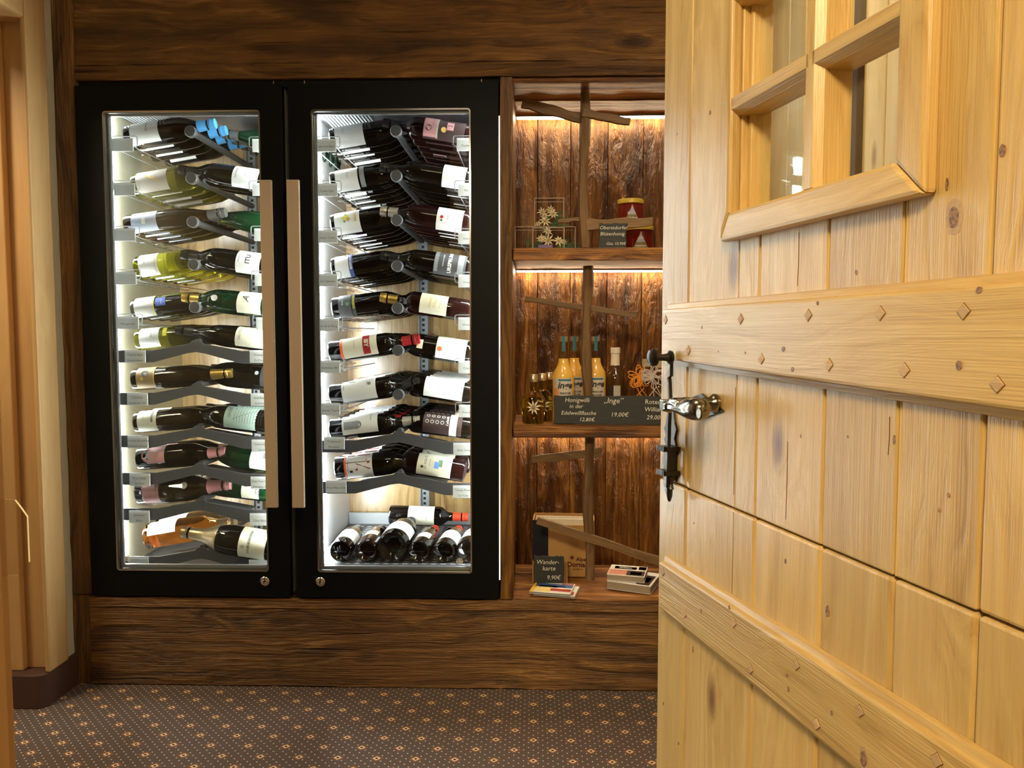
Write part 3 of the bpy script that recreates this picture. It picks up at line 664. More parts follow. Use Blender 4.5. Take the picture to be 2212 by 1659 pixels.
rL(8, -1, 2, 'burg', 'green', 'dark', sp(.02, .105, 75, 'white', [('t', 'Weisser Burgunder', .0058, 0, .022, 'ink', 0, .3), ('r', 0, -.008, .020, .018, 'lgrey'), ('t', 'XVI', .012, 0, -.008, 'ink')], 30), ZL[8], rodL, 8, B0-.02, 'dark green bottle with white label', xoff=.03)
rL(9, 1, 1, 'champ', 'brown', 'pink', sp(.03, .085, 75, 'pink', [('t', 'ROSÉ BRUT', .0075, 0, .018, 'ink'), ('c', 0, .115, .012, 'pale')], 22), ZL[9], rodL, 5, A0+.0, 'pink labelled sparkling bottle wrapped in cellophane', grip=.23, caplen=.075, dz=.008)
rL(9, -1, 3, 'burg', 'green', 'white', sp(.0, .085, 75, 'cream', [('t', 'CÔTES DU RHÔNE', .0078, .0, -.010, 'ink', .0003), ('c', 0, .028, .0095, 'red'), ('r', 0, -.022, .07, .0008, 'ink')], 30), ZL[9], rodL, 6, B0, 'green bottle with cream label and red seal', grip=.205, dz=.01)
rL(10, 1, 2, 'champ', 'rose', 'foil', sp(.02, .120, 55, 'white', [('t', 'Rosé', .016, 0, .01, 'pale')], 66), ZL[10], rodL, 10, A0+.06, 'clear bottle of bright orange rosé with white label', grip=.24, dz=.024)
rL(10, -1, 1, 'mag', 'dark', 'foil', sp(.06, .150, 70, 'cream', [('t', 'LOUIS ROEDERER', .0105, .0, .010, 'ink', .0003), ('c', -.02, .03, .006, 'pale')], 22), ZL[10], rodL, 9, A0-.025, 'large dark sparkling bottle with gold foil neck', grip=.285, caplen=.128, dz=.010)
# cellophane round the pink bottle
cl = MB(); pr = [(.0, .046), (.03, .049), (.10, .047), (.17, .050), (.22, .036), (.26, .026), (.30, .022), (.325, .034)]
cl.lathe(pr, 26)
cl.v = [(x+random.uniform(-.002, .002), y+random.uniform(-.0025, .0025), z_+random.uniform(-.0025, .0025)) for x, y, z_ in cl.v]
wb = [o for o in COL.objects if 'wrapped in cellophane' in o.get('label', '')][0]
w_ = obj('cellophane_wrap', cl.mesh('cellophane_wrap', False), cello, wb)

# right cabinet --------------------------------------------------------
LEV_SAVE = LEV; LEV = LEVR
rR = lambda *a, **k: row('right', *a, **k)
rR(0, 1, 7, 'burg', 'dark', 'silver', sp(.02, .115, 80, 'white', [('t', 'RIED', .010, 0, -.02, 'pale')]), ZR_[0], rodR, 9, B0, 'dark bottle with bright white label and silver cap')
rR(0, -1, 7, 'bord', 'maroon', 'dark', sp(.03, .165, 80, 'brown', [('r', -.0, .045, .085, .042, 'pink'), ('c', -.015, .05, .010, 'brown'), ('r', .01, .037, .06, .003, 'white'), ('r', 0, .022, .09, .006, 'pale'), ('t', 'CUVÉE SALZBERG', .006, .01, .036, 'ink'), ('r', .0, -.020, .028, .022, 'pink'), ('t', '2', .02, 0, -.02, 'brown'), ('c', -.015, -.0, .009, 'gold')]), ZR_[0], rodR, 9, A0, 'maroon bottle with pink and brown collage label', xoff=.012)
rR(1, 1, 7, 'burg', 'dark', 'dark', sp(.02, .095, 80, 'white', [('t', 'Spät', .014, 0, .005, 'pale', 0, .4), ('r', 0, .052, .10, .016, 'lgrey')]), ZR_[1], rodR, 9, B0, 'dark bottle with white label and grey neck band')
rR(1, -1, 7, 'burg', 'dark', 'dark', sp(.01, .085, 80, 'white'), ZR_[1], rodR, 9, A0, 'dark bottle with blank white label and dark cap')
rR(2, 1, 7, 'burg', 'dark', 'dark', sp(.015, .100, 80, 'white', [('t', 'KAPSER', .011, .0, .028, 'gold', .0003), ('c', -.006, .0, .006, 'yellow'), ('c', .006, .004, .007, 'gold'), ('c', .0, -.010, .006, 'yellow'), ('c', .012, -.008, .004, 'green'), ('c', -.012, -.004, .004, 'green')]), ZR_[2], rodR, 9, B0, 'dark bottle with yellow flower on white label')
rR(2, -1, 7, 'burg', 'maroon', 'silver', sp(.02, .105, 80, 'white', [('c', -.010, .026, .0055, 'red'), ('r', -.020, .026, .006, .006, 'ink'), ('t', 'KALKSTEIN', .0085, .006, .006, 'ink'), ('t', 'TERRASSEN', .0085, .006, -.012, 'ink')]), ZR_[2], rodR, 9, A0, 'maroon bottle with small red dot on white label')
rR(3, 1, 7, 'burg', 'dark', 'dark', sp(.015, .065, 80, 'white', [('r', 0, .028, .11, .014, 'navy'), ('t', 'ALOIS KIEFER', .0095, 0, .028, 'white', .0003)]), ZR_[3], rodR, 8, B0, 'dark bottle with navy lettered band')
rR(3, -1, 6, 'burg', 'dark', 'dark', sp(.01, .115, 75, 'grey', [('r', 0, .045, .08, .012, 'lgrey'), ('t', 'WEINGUT KREIDE', .0055, 0, .022, 'white'), ('t', 'URSPRUNG', .0165, 0, .0, 'white', .0006), ('r', 0, -.035, .08, .02, 'lgrey')]), ZR_[3], rodR, 9, A0, 'dark bottle with dark grey bold lettered label')
rR(4, 1, 7, 'burg', 'dark', 'dark', sp(.025, .068, 80, 'grey', [('r', 0, .030, .1, .012, 'ink'), ('t', 'ÖSTERREICH', .0085, 0, .030, 'yellow', .0003), ('c', .006, .010, .0065, 'green'), ('t', 'meng', .008, 0, -.006, 'white')]), ZR_[4], rodR, 7, B0, 'dark bottle with small grey label')
rR(4, -1, 3, 'bord', 'maroon', 'gold', sp(.075, .165, 62, 'cream', [('t', 'Wiener', .013, 0, .012, 'gold', 0, .4), ('t', 'Trilogie', .012, 0, -.004, 'gold', 0, .4), ('t', 'Wieninger', .0065, 0, -.022, 'warm')], 12), ZR_[4], rodR, 9, A0, 'maroon bottle with cream label and gold screw cap', xoff=-.004)
rR(5, 1, 6, 'bord', 'dark', 'red', sp(.050, .165, 70, 'cream', [('r', 0, .022, .075, .024, 'red'), ('t', 'IBY', .020, 0, .022, 'cream', .0006), ('r', 0, -.062, .09, .009, 'orange'), ('t', 'Hochäcker', .007, 0, -.018, 'warm', 0, .3)]), ZR_[5], rodR, 9, A0, 'dark bottle with cream-red label and red cap', grip=.238)
rR(5, -1, 3, 'burg', 'dark', 'dark', sp(.015, .115, 70, 'cream', [('c', -.015, .038, .0085, 'orange'), ('r', .0, .016, .030, .030, 'pale'), ('t', 'COTES', .009, .0, -.018, 'ink'), ('r', -.008, .105, .030, .020, 'cream'), ('c', -.010, .110, .0065, 'orange')]), ZR_[5], rodR, 9, B0, 'dark bottle with cream label and orange seal', dz=-.004)
rR(6, 1, 6, 'bord', 'dark', 'dark', sp(.045, .160, 70, 'white', [('t', 'FT', .012, -.012, .03, 'ink'), ('c', -.010, .037, .006, 'lgrey'), ('p', [(-.03, -.010), (.0, -.030), (-.03, -.034)], 'lgrey'), ('r', -.012, -.050, .03, .004, 'pale')]), ZR_[6], rodR, 9, A0, 'dark bottle with white label and black capsule', grip=.238)
sun = [('r', .0, .015, .02, .001, 'lgrey')]+[('p', [(0, .010), (.012*math.cos(k*.785), .010+.012*math.sin(k*.785)), (.010*math.cos(k*.785+.2), .010+.010*math.sin(k*.785+.2))], 'lgrey') for k in range(8)]
rR(6, -1, 6, 'bord', 'dark', 'dark', sp(.030, .160, 75, 'white', sun+[('t', 'sp', .016, .006, -.014, 'lgrey', 0, .4)], 32), ZR_[6], rodR, 9, B0-.02, 'dark bottle with line drawn sun on white label', dz=.004)
rR(7, 1, 5, 'bord', 'dark', 'silver', sp(.045, .165, 72, 'white', [('t', 'Mirafiddo', .008, -.008, .038, 'ink'), ('r', .016, -.028, .026, .050, 'lgrey'), ('c', .016, -.006, .0125, 'lgrey')], 42), ZR_[7], rodR, 7, A0, 'dark bottle with grey arch on white label', grip=.238)
cn = [('c', -.012, .052-.017*k, .0062, 'pale') for k in range(4)]+[('c', -.012, .052-.017*k, .0042, 'brown') for k in range(4)]+[('c', .010, .050-.017*k, .0058, 'pale') for k in range(4)]+[('c', .010, .050-.017*k, .0036, 'brown') for k in range(4)]
rR(7, -1, 5, 'bord', 'dark', 'red', sp(.035, .165, 85, 'brown', cn+[('t', 'Labella', .013, -.004, -.016, 'white', 0, .4), ('r', 0, -.036, .11, .024, 'cream')], 36), ZR_[7], rodR, 7, B0-.02, 'dark bottle with brown label of round white emblems', dz=.004)
xx = [('r', 0, -.044, .10, .007, 'orange'), ('p', [(-.035, .040), (-.035, -.005), (-.008, .030)], 'red'), ('p', [(-.034, -.010), (-.006, -.034), (-.034, -.036)], 'red'),
      ('p', [(-.005, .036), (.0, .040), (.026, -.006), (.020, -.010)], 'red'), ('p', [(.020, .040), (.024, .040), (.002, -.008), (.0, -.006)], 'red'),
      ('r', -.004, .0, .002, .085, 'ink'), ('t', 'Pinot Nero', .008, .014, -.034, 'ink'), ('r', .026, -.024, .008, .010, 'brown')]
rR(8, 1, 5, 'burg', 'dark', 'dark', sp(.035, .130, 82, 'white', xx, 22), ZR_[8], rodR, 6, A0, 'dark bottle with red geometric white label', grip=.222, dz=.002)
lv = [('t', 'LE VOLTE', .012, .0, .030, 'ink'), ('t', 'dell Ornellaia', .005, 0, .016, 'ink'), ('c', -.018, .040, .005, 'ink'), ('r', -.006, -.008, .022, .016, 'sky'), ('r', .002, -.020, .024, .014, 'green')]
rR(8, -1, 4, 'bord', 'maroon', 'dark', sp(.045, .160, 75, 'cream', lv, 28), ZR_[8], rodR, 9, B0-.03, 'dark bottle with landscape picture on cream label', grip=.215, dz=.002)
LEV = LEV_SAVE

# bottom shelf of the right cabinet: six bottles pointing away, one lying across behind them
ZS = PZ(1218, .05, 860)
sh = thing('wire_shelf', 'dark slotted metal shelf at the bottom of the right wine cabinet', 'shelf', (-.44, .3, ZS-.012))
obj('shelf_plate', MB().box(-.305, .300, -.265, .30, 0, .010), grey, sh, bevel=.002)
m = MB()
for i in range(18):
    for j in range(20): m.box(-.285+i*.032, -.268+i*.032, -.245+j*.026, -.240+j*.026, .0098, .0106)
tag(obj('slot', m, mat('slot_pale', (.75, .76, .78), .3, metal=.6), sh), kind='stuff')  # slots drawn as pale metal boxes
obj('rear_upstand', MB().box(-.305, .300, .295, .305, 0, .055), lgrey, sh)
obj('edge_strip', MB().box(-.165, -.06, -.268, -.264, -.002, .004).box(.13, .235, -.268, -.264, -.002, .004), whitem, sh)
specs = [(735, 1187, 'bord', 'dark', 'grey', 'white', 'slim dark bottle with grey cap'), (790, 1188, 'bord', 'maroon', 'grey', 'cream', 'dark bottle with small square label'),
         (846, 1182, 'mag', 'dark', 'dark', 'white', 'large dark bottle, the widest'), (904, 1185, 'bord', 'dark', 'orange', 'white', 'dark bottle with orange capsule'),
         (958, 1188, 'bord', 'dark', 'orange', 'white', 'wide dark bottle with white label and orange capsule'), (1010, 1188, 'burg', 'dark', 'orange', 'white', 'dark bottle cut off by the door frame')]
for i, (px, py, kd, g_, cp, lc, lk) in enumerate(specs):
    Rr = prof(kd)[1]; items = [('r', 0, 0, .03, .03, 'cream')] if i == 1 else ([('t', 'Montagnac', .012, 0, 0, 'lgrey')] if i == 2 else [])
    s_ = sp(.05, .15, 78, lc, items, 22); 
    if i == 1: s_ = sp(.09, .135, 35, 'cream', [('r', 0, 0, .016, .001, 'ink'), ('r', 0, .006, .012, .003, 'ink')])
    if i == 3: s_ = sp(.06, .115, 40, 'white')
    b = make_bottle(kd, g_, cp, s_, 1)
    for ch in b.children: ch.rotation_euler = (R(-68), 0, 0)      # labels face up
    yaw = (92, 91, 89, 87, 86, 86)[i]
    b.location = (PX(px, .06, py), .062, ZS+Rr*1.0); b.rotation_euler = (Matrix.Rotation(R(yaw), 4, 'Z')).to_euler()
    tag(b, '%s, %s from left on cabinet floor' % (lk, ('first', 'second', 'third', 'fourth', 'fifth', 'sixth')[i]), 'bottle', 'bottles lying on the bottom shelf')
cb = make_bottle('bord', 'dark', 'orange', sp(.075, .175, 70, 'cream', [('t', 'CHATEAU', .009, 0, .02, 'ink'), ('c', 0, -.006, .014, 'pale'), ('t', 'QUEYRON', .011, 0, -.028, 'ink')], 18), 1)
px0_ = PX(840, .44, 1110); cb.location = (px0_, .46, PZ(1112, .46, 900)); cb.rotation_euler = (0, R(1.5), 0)
tag(cb, 'bottle with cream label and orange capsule lying across behind the front six', 'bottle', 'bottles lying on the bottom shelf')

# ================================================================ NICHE: pole racks
def pole(name, label, top, bot, Y, r, bars):
    """top/bot (px,py); bars: list of end pixel pairs with heights"""
    a, b_ = P(top[0], top[1], Y), P(bot[0], bot[1], Y)
    base = Vector((b_.x, Y, b_.z)); t = thing(name, label, 'wooden rack', base)
    n = 14; pts = []; rr = []
    for i in range(n+1):
        q = i/n; p = Vector((b_.x+(a.x-b_.x)*q+.004*math.sin(q*7+a.z), Y+.003*math.sin(q*9), b_.z+(a.z-b_.z)*q))-base; pts.append(p); rr.append(r*(1+.14*math.sin(q*11+a.z*3)+random.uniform(-.04, .04)))
    obj('pole', MB().tube(pts, rr, 8).mesh('pole', True), stick_z, t)
    for (x0, y0, x1, y1, h0, h1, dy) in bars:
        p, q = P(x0, y0, Y+dy)-base, P(x1, y1, Y+dy)-base; k = 8; vs = []; L = (q-p).length; ang = math.atan2(q.z-p.z, q.x-p.x)
        for i in range(k+1):
            s = i/k; hh = (h0+(h1-h0)*s)/2*(1+.10*math.sin(i*1.3+x0))
            for (yy, zz) in ((-.007, -hh), (.007, -hh), (.007, hh), (-.007, hh)): vs.append((L*s, yy, zz+.0015*math.sin(i*1.7)))
        fs = [(i*4+e, i*4+(e+1) % 4, i*4+4+(e+1) % 4, i*4+4+e) for i in range(k) for e in range(4)]+[(0, 1, 2, 3), (k*4+3, k*4+2, k*4+1, k*4)]
        o = obj('crossbar', MB().add(vs, fs), stick_x, t, p, (0, -ang, 0), bevel=.0015)
    return t
YP = .10
pole('pole_rack', 'knobbly wooden pole with crossbars in the top compartment of the niche', (1262, 186), (1262, 536), YP, .0165,
     [(1128, 222, 1258, 257, .034, .030, .01), (1258, 244, 1361, 264, .026, .024, -.01), (1258, 487, 1410, 479, .036, .028, -.006), (1205, 479, 1262, 472, .012, .014, .004)])
pole('pole_rack', 'knobbly wooden pole with one drooping crossbar behind the long slate sign', (1268, 574), (1268, 890), YP, .0160, [(1134, 646, 1376, 681, .018, .020, .004)])
pole('pole_rack', 'knobbly wooden pole with two crossbars in the bottom compartment', (1272, 940), (1272, 1252), YP-.02, .0155, [(1148, 993, 1300, 977, .024, .030, .004), (1160, 1124, 1428, 1214, .026, .028, -.008)])

# ---------------------------------------------------------------- niche goods, top shelf
Z1, Z2, Z3 = SH[0][1]+.0015, SH[1][1]+.0015, ZB+.006
petal_m = mat('edelweiss_felt', (.82, .76, .60), .9); heart_m = mat('edelweiss_heart', (.45, .33, .12), .9); leaf_m = mat('dried_leaf', (.07, .12, .05), .8)
def edelweiss(m, c, r, n=8, nrm=Vector((0, -1, 0)), heart=None):
    nrm = nrm.normalized(); e = nrm.orthogonal().normalized(); g = nrm.cross(e); a0 = random.random()
    for k in range(n):
        a = a0+2*math.pi*k/n; d = e*math.cos(a)+g*math.sin(a); s_ = nrm.cross(d); L = r*random.uniform(.75, 1.1)
        vs = [c, c+d*L*.5+s_*r*.13+nrm*r*.16, c+d*L+nrm*r*.02, c+d*L*.5-s_*r*.13+nrm*r*.16, c+d*L*.5-nrm*r*.02]
        m.add(vs, [(0, 1, 2), (0, 2, 3), (0, 4, 1), (1, 4, 2), (2, 4, 3), (3, 4, 0)])
    if heart is not None: heart.append((c+nrm*r*.16, r))
def flower_box(label, x0, x1, y0, y1, z, h, stars, seed, base=None, leaves=True):
    random.seed(seed); cx, cy = (x0+x1)/2, (y0+y1)/2
    t = thing('flower_box', label, 'display box', (cx, cy, z), group='clear boxes of edelweiss'); w2, d2 = (x1-x0)/2, (y1-y0)/2
    b = MB().box(-w2, w2, -d2, d2, 0, h); obj('case', b, acrylic, t)
    m = MB()      # bright edges of the case
    for sx in (-1, 1):
        for sy in (-1, 1): m.tube([(sx*w2, sy*d2, 0), (sx*w2, sy*d2, h)], .0007, 4)
    for sy in (-1, 1): m.tube([(-w2, sy*d2, h), (w2, sy*d2, h)], .0007, 4); 
    for sx in (-1, 1): m.tube([(sx*w2, -d2, h), (sx*w2, d2, h)], .0007, 4)
    obj('case_edge', m, mat('case_edge', (.75, .68, .6), .2), t)
    hs = []; m = MB()
    for sx, sz, r in stars: edelweiss(m, Vector((sx*w2, -d2*.45+random.uniform(-.006, .006), sz*h)), r, 8, Vector((random.uniform(-.3, .3), -1, random.uniform(0, .5))), hs)
    obj('edelweiss', m, petal_m, t)
    m = MB()
    for c, r in hs: m.lathe([(-.002, r*.10), (.0, r*.2), (.003, r*.15)], 8, Matrix.Translation(c) @ Matrix.Rotation(-math.pi/2, 4, 'Z'))
    obj('flower_heart', m, heart_m, t)
    m = MB()
    if leaves:
        for k in range(12):
            a = random.uniform(-1.2, 1.2)+.5; c = Vector((random.uniform(-.2, .5)*w2, 0, .1*h)); d = Vector((math.sin(a), .2, math.cos(a)))*h*.65; s_ = Vector((d.z, 0, -d.x)).normalized()*.006
            m.add([c, c+d*.5+s_, c+d, c+d*.5-s_, c+d*.5+Vector((0, .003, 0))], [(0, 1, 4), (1, 2, 4), (2, 3, 4), (3, 0, 4), (0, 3, 2, 1)])
        obj('foliage', m, leaf_m, t)
    if base: obj('base_stone', MB().box(-w2*.7, w2*.3, -d2*.6, d2*.6, .001, h*.22), base, t, bevel=.004)
    return t
YS = .05
bx = lambda px, Y: PX(px, Y, 500)
lowL = flower_box('clear edelweiss box at the left end of the upper shelf, behind', bx(1112, .13), bx(1180, .13), .13, .21, Z1, .082, [(.75, .55, .016)], 3)
lowR = flower_box('clear edelweiss box behind, left of the upper pole, holding a white card', bx(1184, .12), bx(1243, .12), .12, .20, Z1, .080, [(.2, .4, .012)], 4)
obj('card', MB().box(.0, .024, -.036, -.035, .001, .010), paper, lowR)
flower_box('small front edelweiss box with purple stone on the upper shelf', bx(1151, .04), bx(1219, .04), .04, .10, Z1, .066, [(-.05, .85, .018), (-.5, .5, .017), (0, .42, .023), (.65, .40, .022)], 5, mat('purple_stone', (.16, .10, .28), .4), False)
flower_box('topmost clear edelweiss box, standing on the two rear boxes', bx(1155, .13), bx(1218, .13), .13, .20, Z1+.0835, .092, [(-.5, .55, .019), (.1, .62, .018), (.25, .45, .022), (-.3, .20, .023), (-.75, .12, .014), (-.3, .4, .016)], 6)
def honey(label, x, y, z, r, h, lid, group):
    t = thing('honey_jar', label, 'jar', (x, y, z), group=group)
    M = Matrix.Rotation(-math.pi/2, 4, 'Y')
    gm = mat('dark_honey', (.22, .012, .006), .06, trans=.4, coat=.6)
    obj('glass', MB().lathe([(0, r*.9), (.004, r), (h-.006, r), (h, r*.9)], 32, M).mesh('glass', True), gm, t)
    if lid: l = obj('lid', MB().lathe([(h, r*.95), (h+.001, r*1.02), (h+.013, r*1.02), (h+.016, r*.97)], 32, M).mesh('lid', True), mat('yellow_lid', (.62, .47, .06), .35), t)
    # triangular label wrapped on the front
    m = MB(); mats = ['red', 'sky', 'green', 'cream']; q = .9
    def tri(za, zb, wa, wb_, mi, off):
        m.mi = mi; vs = []; K = 6
        for zz, ww in ((za, wa), (zb, wb_)):
            for k in range(K+1): a = -math.pi/2+(-ww+2*ww*k/K)/r; vs.append(((r+off)*math.cos(a), (r+off)*math.sin(a), zz))
        m.add(vs, [(k, k+1, K+2+k, K+1+k) for k in range(K)])
    hh = h*.92; W = r*.78
    f_ = lambda zz: W*(1-zz/hh)
    tri(.002, hh, W, 0.0003, 0, .0006)
    tri(.004, h*.16, f_(.004)-.003, f_(h*.16)-.003, 3, .0010); tri(h*.16, h*.46, f_(h*.16)-.003, f_(h*.46)-.003, 2, .0010); tri(h*.46, hh-.006, f_(h*.46)-.003, .0003, 1, .0010)
    obj('label', m, [LC['pink'], LC['bluegrey'], mat('label_meadow', (.22, .20, .10), .6), LC['gold']], t)
    vs, fs = textgeo('Imkerhonig', .0078, .2, .0003)
    obj('print', MB().add([((r+.0016)*math.cos(-math.pi/2+a/r), (r+.0016)*math.sin(-math.pi/2+a/r), h*.30+b_) for a, b_ in vs], fs), LC['white'], t)
    return t
jx, jx2 = PX(1382, .2, 500), PX(1364, .2, 440)
jb = honey('lower dark honey jar behind the price slate on the upper shelf', jx, .22, Z1, .049, .078, True, 'honey jars')
honey('upper dark honey jar with yellow lid, stacked on the lower jar', jx2, .22, Z1+.0955, .044, .072, True, 'honey jars')
def slate_sign(label, x0, x1, y, z, h, lines, lean=8, yaw=0, skew=0, tall=None):
    t = thing('slate_sign', label, 'sign', ((x0+x1)/2, y, z), (R(-lean), 0, R(yaw))); w2 = (x1-x0)/2
    pts = []; n = 14
    for k in range(n): pts.append((-w2+2*w2*k/n, random.uniform(0, .001)))
    for k in range(6): pts.append((w2+random.uniform(-.0015, .001), h*k/6))
    for k in range(n): pts.append((w2+skew-2*w2*k/n, h+random.uniform(-.003, .001)))
    for k in range(6): pts.append((-w2+skew*0+random.uniform(-.001, .0015)+skew*(1-k/6), h*(1-k/6)))
    obj('slate', MB().prism(pts, -.004, .004), slate, t, bevel=.0012)
    for ln in lines: lettering([ln], chalk, t, plane=lambda a, b_: (a, -.0046, b_))
    return t
CH = .18
slate_sign('small slate price sign in front of the honey jars', PX(1292, .07, 530), PX(1353, .07, 530), .072, Z1, .086,
     [('Oberstdorfer', .0165, .004, .070, CH, -.0001), ('Blütenhonig', .0165, .0, .050, CH, -.0001), ('Glas 10,90€', .0130, .012, .018, CH, -.0001)], 6, skew=.006)
# ---------------------------------------------------------------- middle shelf
schnapps = mat('pale_schnapps', (.78, .72, .32), .02, trans=1, ior=1.3)
def flask(label, px, Y, s=1.0):
    x = PX(px, Y, 850); t = thing('edelweiss_flask', label, 'bottle', (x, Y, Z2), group='edelweiss flasks')
    pr = [(.0, .032), (.006, .036), (.055, .040), (.075, .041), (.092, .034), (.108, .018), (.118, .0125), (.136, .0125)]
    m = MB(); seg = 24; vs = []
    for a, r in pr:
        for k in range(seg):
            q = 2*math.pi*k/seg; vs.append((r*math.cos(q)*s, r*math.sin(q)*(.55 if r > .016 else 1)*s, a*s))
    m.add(vs, [(i*seg+k, i*seg+(k+1) % seg, (i+1)*seg+(k+1) % seg, (i+1)*seg+k) for i in range(len(pr)-1) for k in range(seg)]+[tuple(range(seg-1, -1, -1)), tuple((len(pr)-1)*seg+k for k in range(seg))])
    obj('glass', m.mesh('glass', True), schnapps, t)
    M = Matrix.Rotation(-math.pi/2, 4, 'Y')
    obj('cap', MB().lathe([(.137*s, .0145), (.160*s, .0145), (.162*s, .013)], 20, M).mesh('cap', True), mat('silver_cap', (.75, .66, .5), .18, metal=.9), t)
    m = MB(); random.seed(int(px)); hs = []
    edelweiss(m, Vector((.001, -.026*s, .056*s)), .026*s, 9, Vector((0, -1, .05)), hs); obj('edelweiss_relief', m, petal_m, t)
    m = MB().lathe([(-.001, .002), (.002, .006), (.004, .004)], 8, Matrix.Translation(hs[0][0]) @ Matrix.Rotation(-math.pi/2, 4, 'Z')); obj('flower_heart', m, mat('pewter', (.35, .33, .3), .4, metal=.6), t)
flask('front left edelweiss flask on the middle shelf, with relief flower', 1152, .06)
flask('edelweiss flask just behind the front one', 1171, .135)
flask('edelweiss flask standing against the back, next to the ginger bottles', 1186, .205)
inge_m = mat('ginger_liqueur', (.86, .52, .10), .18, coat=.8, spec=.6); clearg = pane('clear_neck_glass', (.85, .80, .68), .08)
def ginger(label, px, Y):
    x = PX(px, Y, 800); t = thing('ginger_liqueur_bottle', label, 'bottle', (x, Y, Z2), group='ginger liqueur bottles'); M = Matrix.Rotation(-math.pi/2, 4, 'Y')
    Rr = .0365
    obj('liqueur', MB().lathe([(0, Rr*.95), (.004, Rr), (.150, Rr), (.165, Rr*.93), (.182, Rr*.66), (.196, Rr*.50), (.212, Rr*.46)], 28, M).mesh('liqueur', True), inge_m, t)
    obj('neck', MB().lathe([(.212, Rr*.47), (.25, Rr*.40), (.285, Rr*.37)], 20, M).mesh('neck', True), clearg, t)
    obj('cap', MB().lathe([(.268, Rr*.42), (.283, Rr*.42), (.285, Rr*.40)], 20, M).mesh('cap', True), mat('tin_cap', (.72, .6, .45), .25, metal=.8), t)
    m = MB()
    r = Rr*.43; q = []
    for z_ in (.236, .25, .2855):
        for k in range(4): a = -math.pi/2-.35+.7*k/3; rr_ = (Rr*.45 if z_ < .26 else r+.0005)+.0004; q.append((rr_*math.cos(a), rr_*math.sin(a), z_))
    m.add(q, [(i*4+k, i*4+k+1, i*4+5+k, i*4+4+k) for i in range(2) for k in range(3)])
    obj('seal_strip', m, CAPS['teal'], t)
    def wrap(a0, a1, z0, z1, off, K=10):
        vs = [((Rr+off)*math.cos(-math.pi/2+(a0+(a1-a0)*k/K)/Rr), (Rr+off)*math.sin(-math.pi/2+(a0+(a1-a0)*k/K)/Rr), z_) for z_ in (z0, z1) for k in range(K+1)]
        return MB().add(vs, [(k, k+1, K+2+k, K+1+k) for k in range(K)])
    lb = obj('label', wrap(-.036, .030, .035, .148, .0006), mat('label_silverpink', (.60, .56, .54), .5), t)
    b = wrap(-.018, .026, .139, .1445, .0010); obj('label_band', b, CAPS['teal'], lb)
    m = MB()
    for s_, sz, cx_, cz_, sh_, bd in (('inge', .030, .004, .124, .25, .0009), ('FRISCHER', .0085, .006, .098, 0, .0002), ('INGWER', .0085, .004, .087, 0, .0002), ('LIKÖR', .0045, .004, .077, 0, 0)):
        vs, fs = textgeo(s_, sz, sh_, bd); m.add([((Rr+.0016)*math.cos(-math.pi/2+(cx_+a)/Rr), (Rr+.0016)*math.sin(-math.pi/2+(cx_+a)/Rr), cz_+b_) for a, b_ in vs], fs)
    obj('print', m, LC['ink'], lb)
    obj('ginger_root_print', wrap(-.035, -.016, .045, .115, .0010, 4), mat('label_peach', (.75, .33, .12), .5), lb)
ginger('leftmost ginger liqueur bottle with its whole label in view', 1217, .11)
ginger('ginger liqueur bottle half hidden behind the leftmost one', 1240, .19)
ginger('ginger liqueur bottle right of the pole', 1286, .185)
M_ = Matrix.Rotation(-math.pi/2, 4, 'Y')
t = thing('brandy_bottle', 'slim brown bottle with cream capsule and white label, right of the ginger liqueur', 'bottle', (PX(1329, .2, 800), .2, Z2))
obj('glass', MB().lathe([(0, .032), (.005, .034), (.140, .034), (.156, .030), (.172, .018), (.185, .0135), (.25, .0135)], 28, M_).mesh('glass', True), mat('brown_spirit_glass', (.14, .06, .012), .04, trans=.6, coat=.5), t)
obj('capsule', MB().lathe([(.186, .0155), (.226, .0148), (.228, .0168), (.246, .0168), (.247, .015)], 24, M_).mesh('capsule', True), CAPS['white'], t)
lb = obj('label', MB().add([(.0346*math.cos(-math.pi/2+a), .0346*math.sin(-math.pi/2+a), z_) for z_ in (.035, .118) for a in [-.25+.70*k/6 for k in range(7)]], [(k, k+1, 8+k, 7+k) for k in range(6)]), LC['pale'], t)
lb = obj('side_label', MB().add([(.0346*math.cos(-math.pi/2+a), .0346*math.sin(-math.pi/2+a), z_) for z_ in (.035, .118) for a in [-.75+.45*k/4 for k in range(5)]], [(k, k+1, 6+k, 5+k) for k in range(4)]), LC['black'], t)
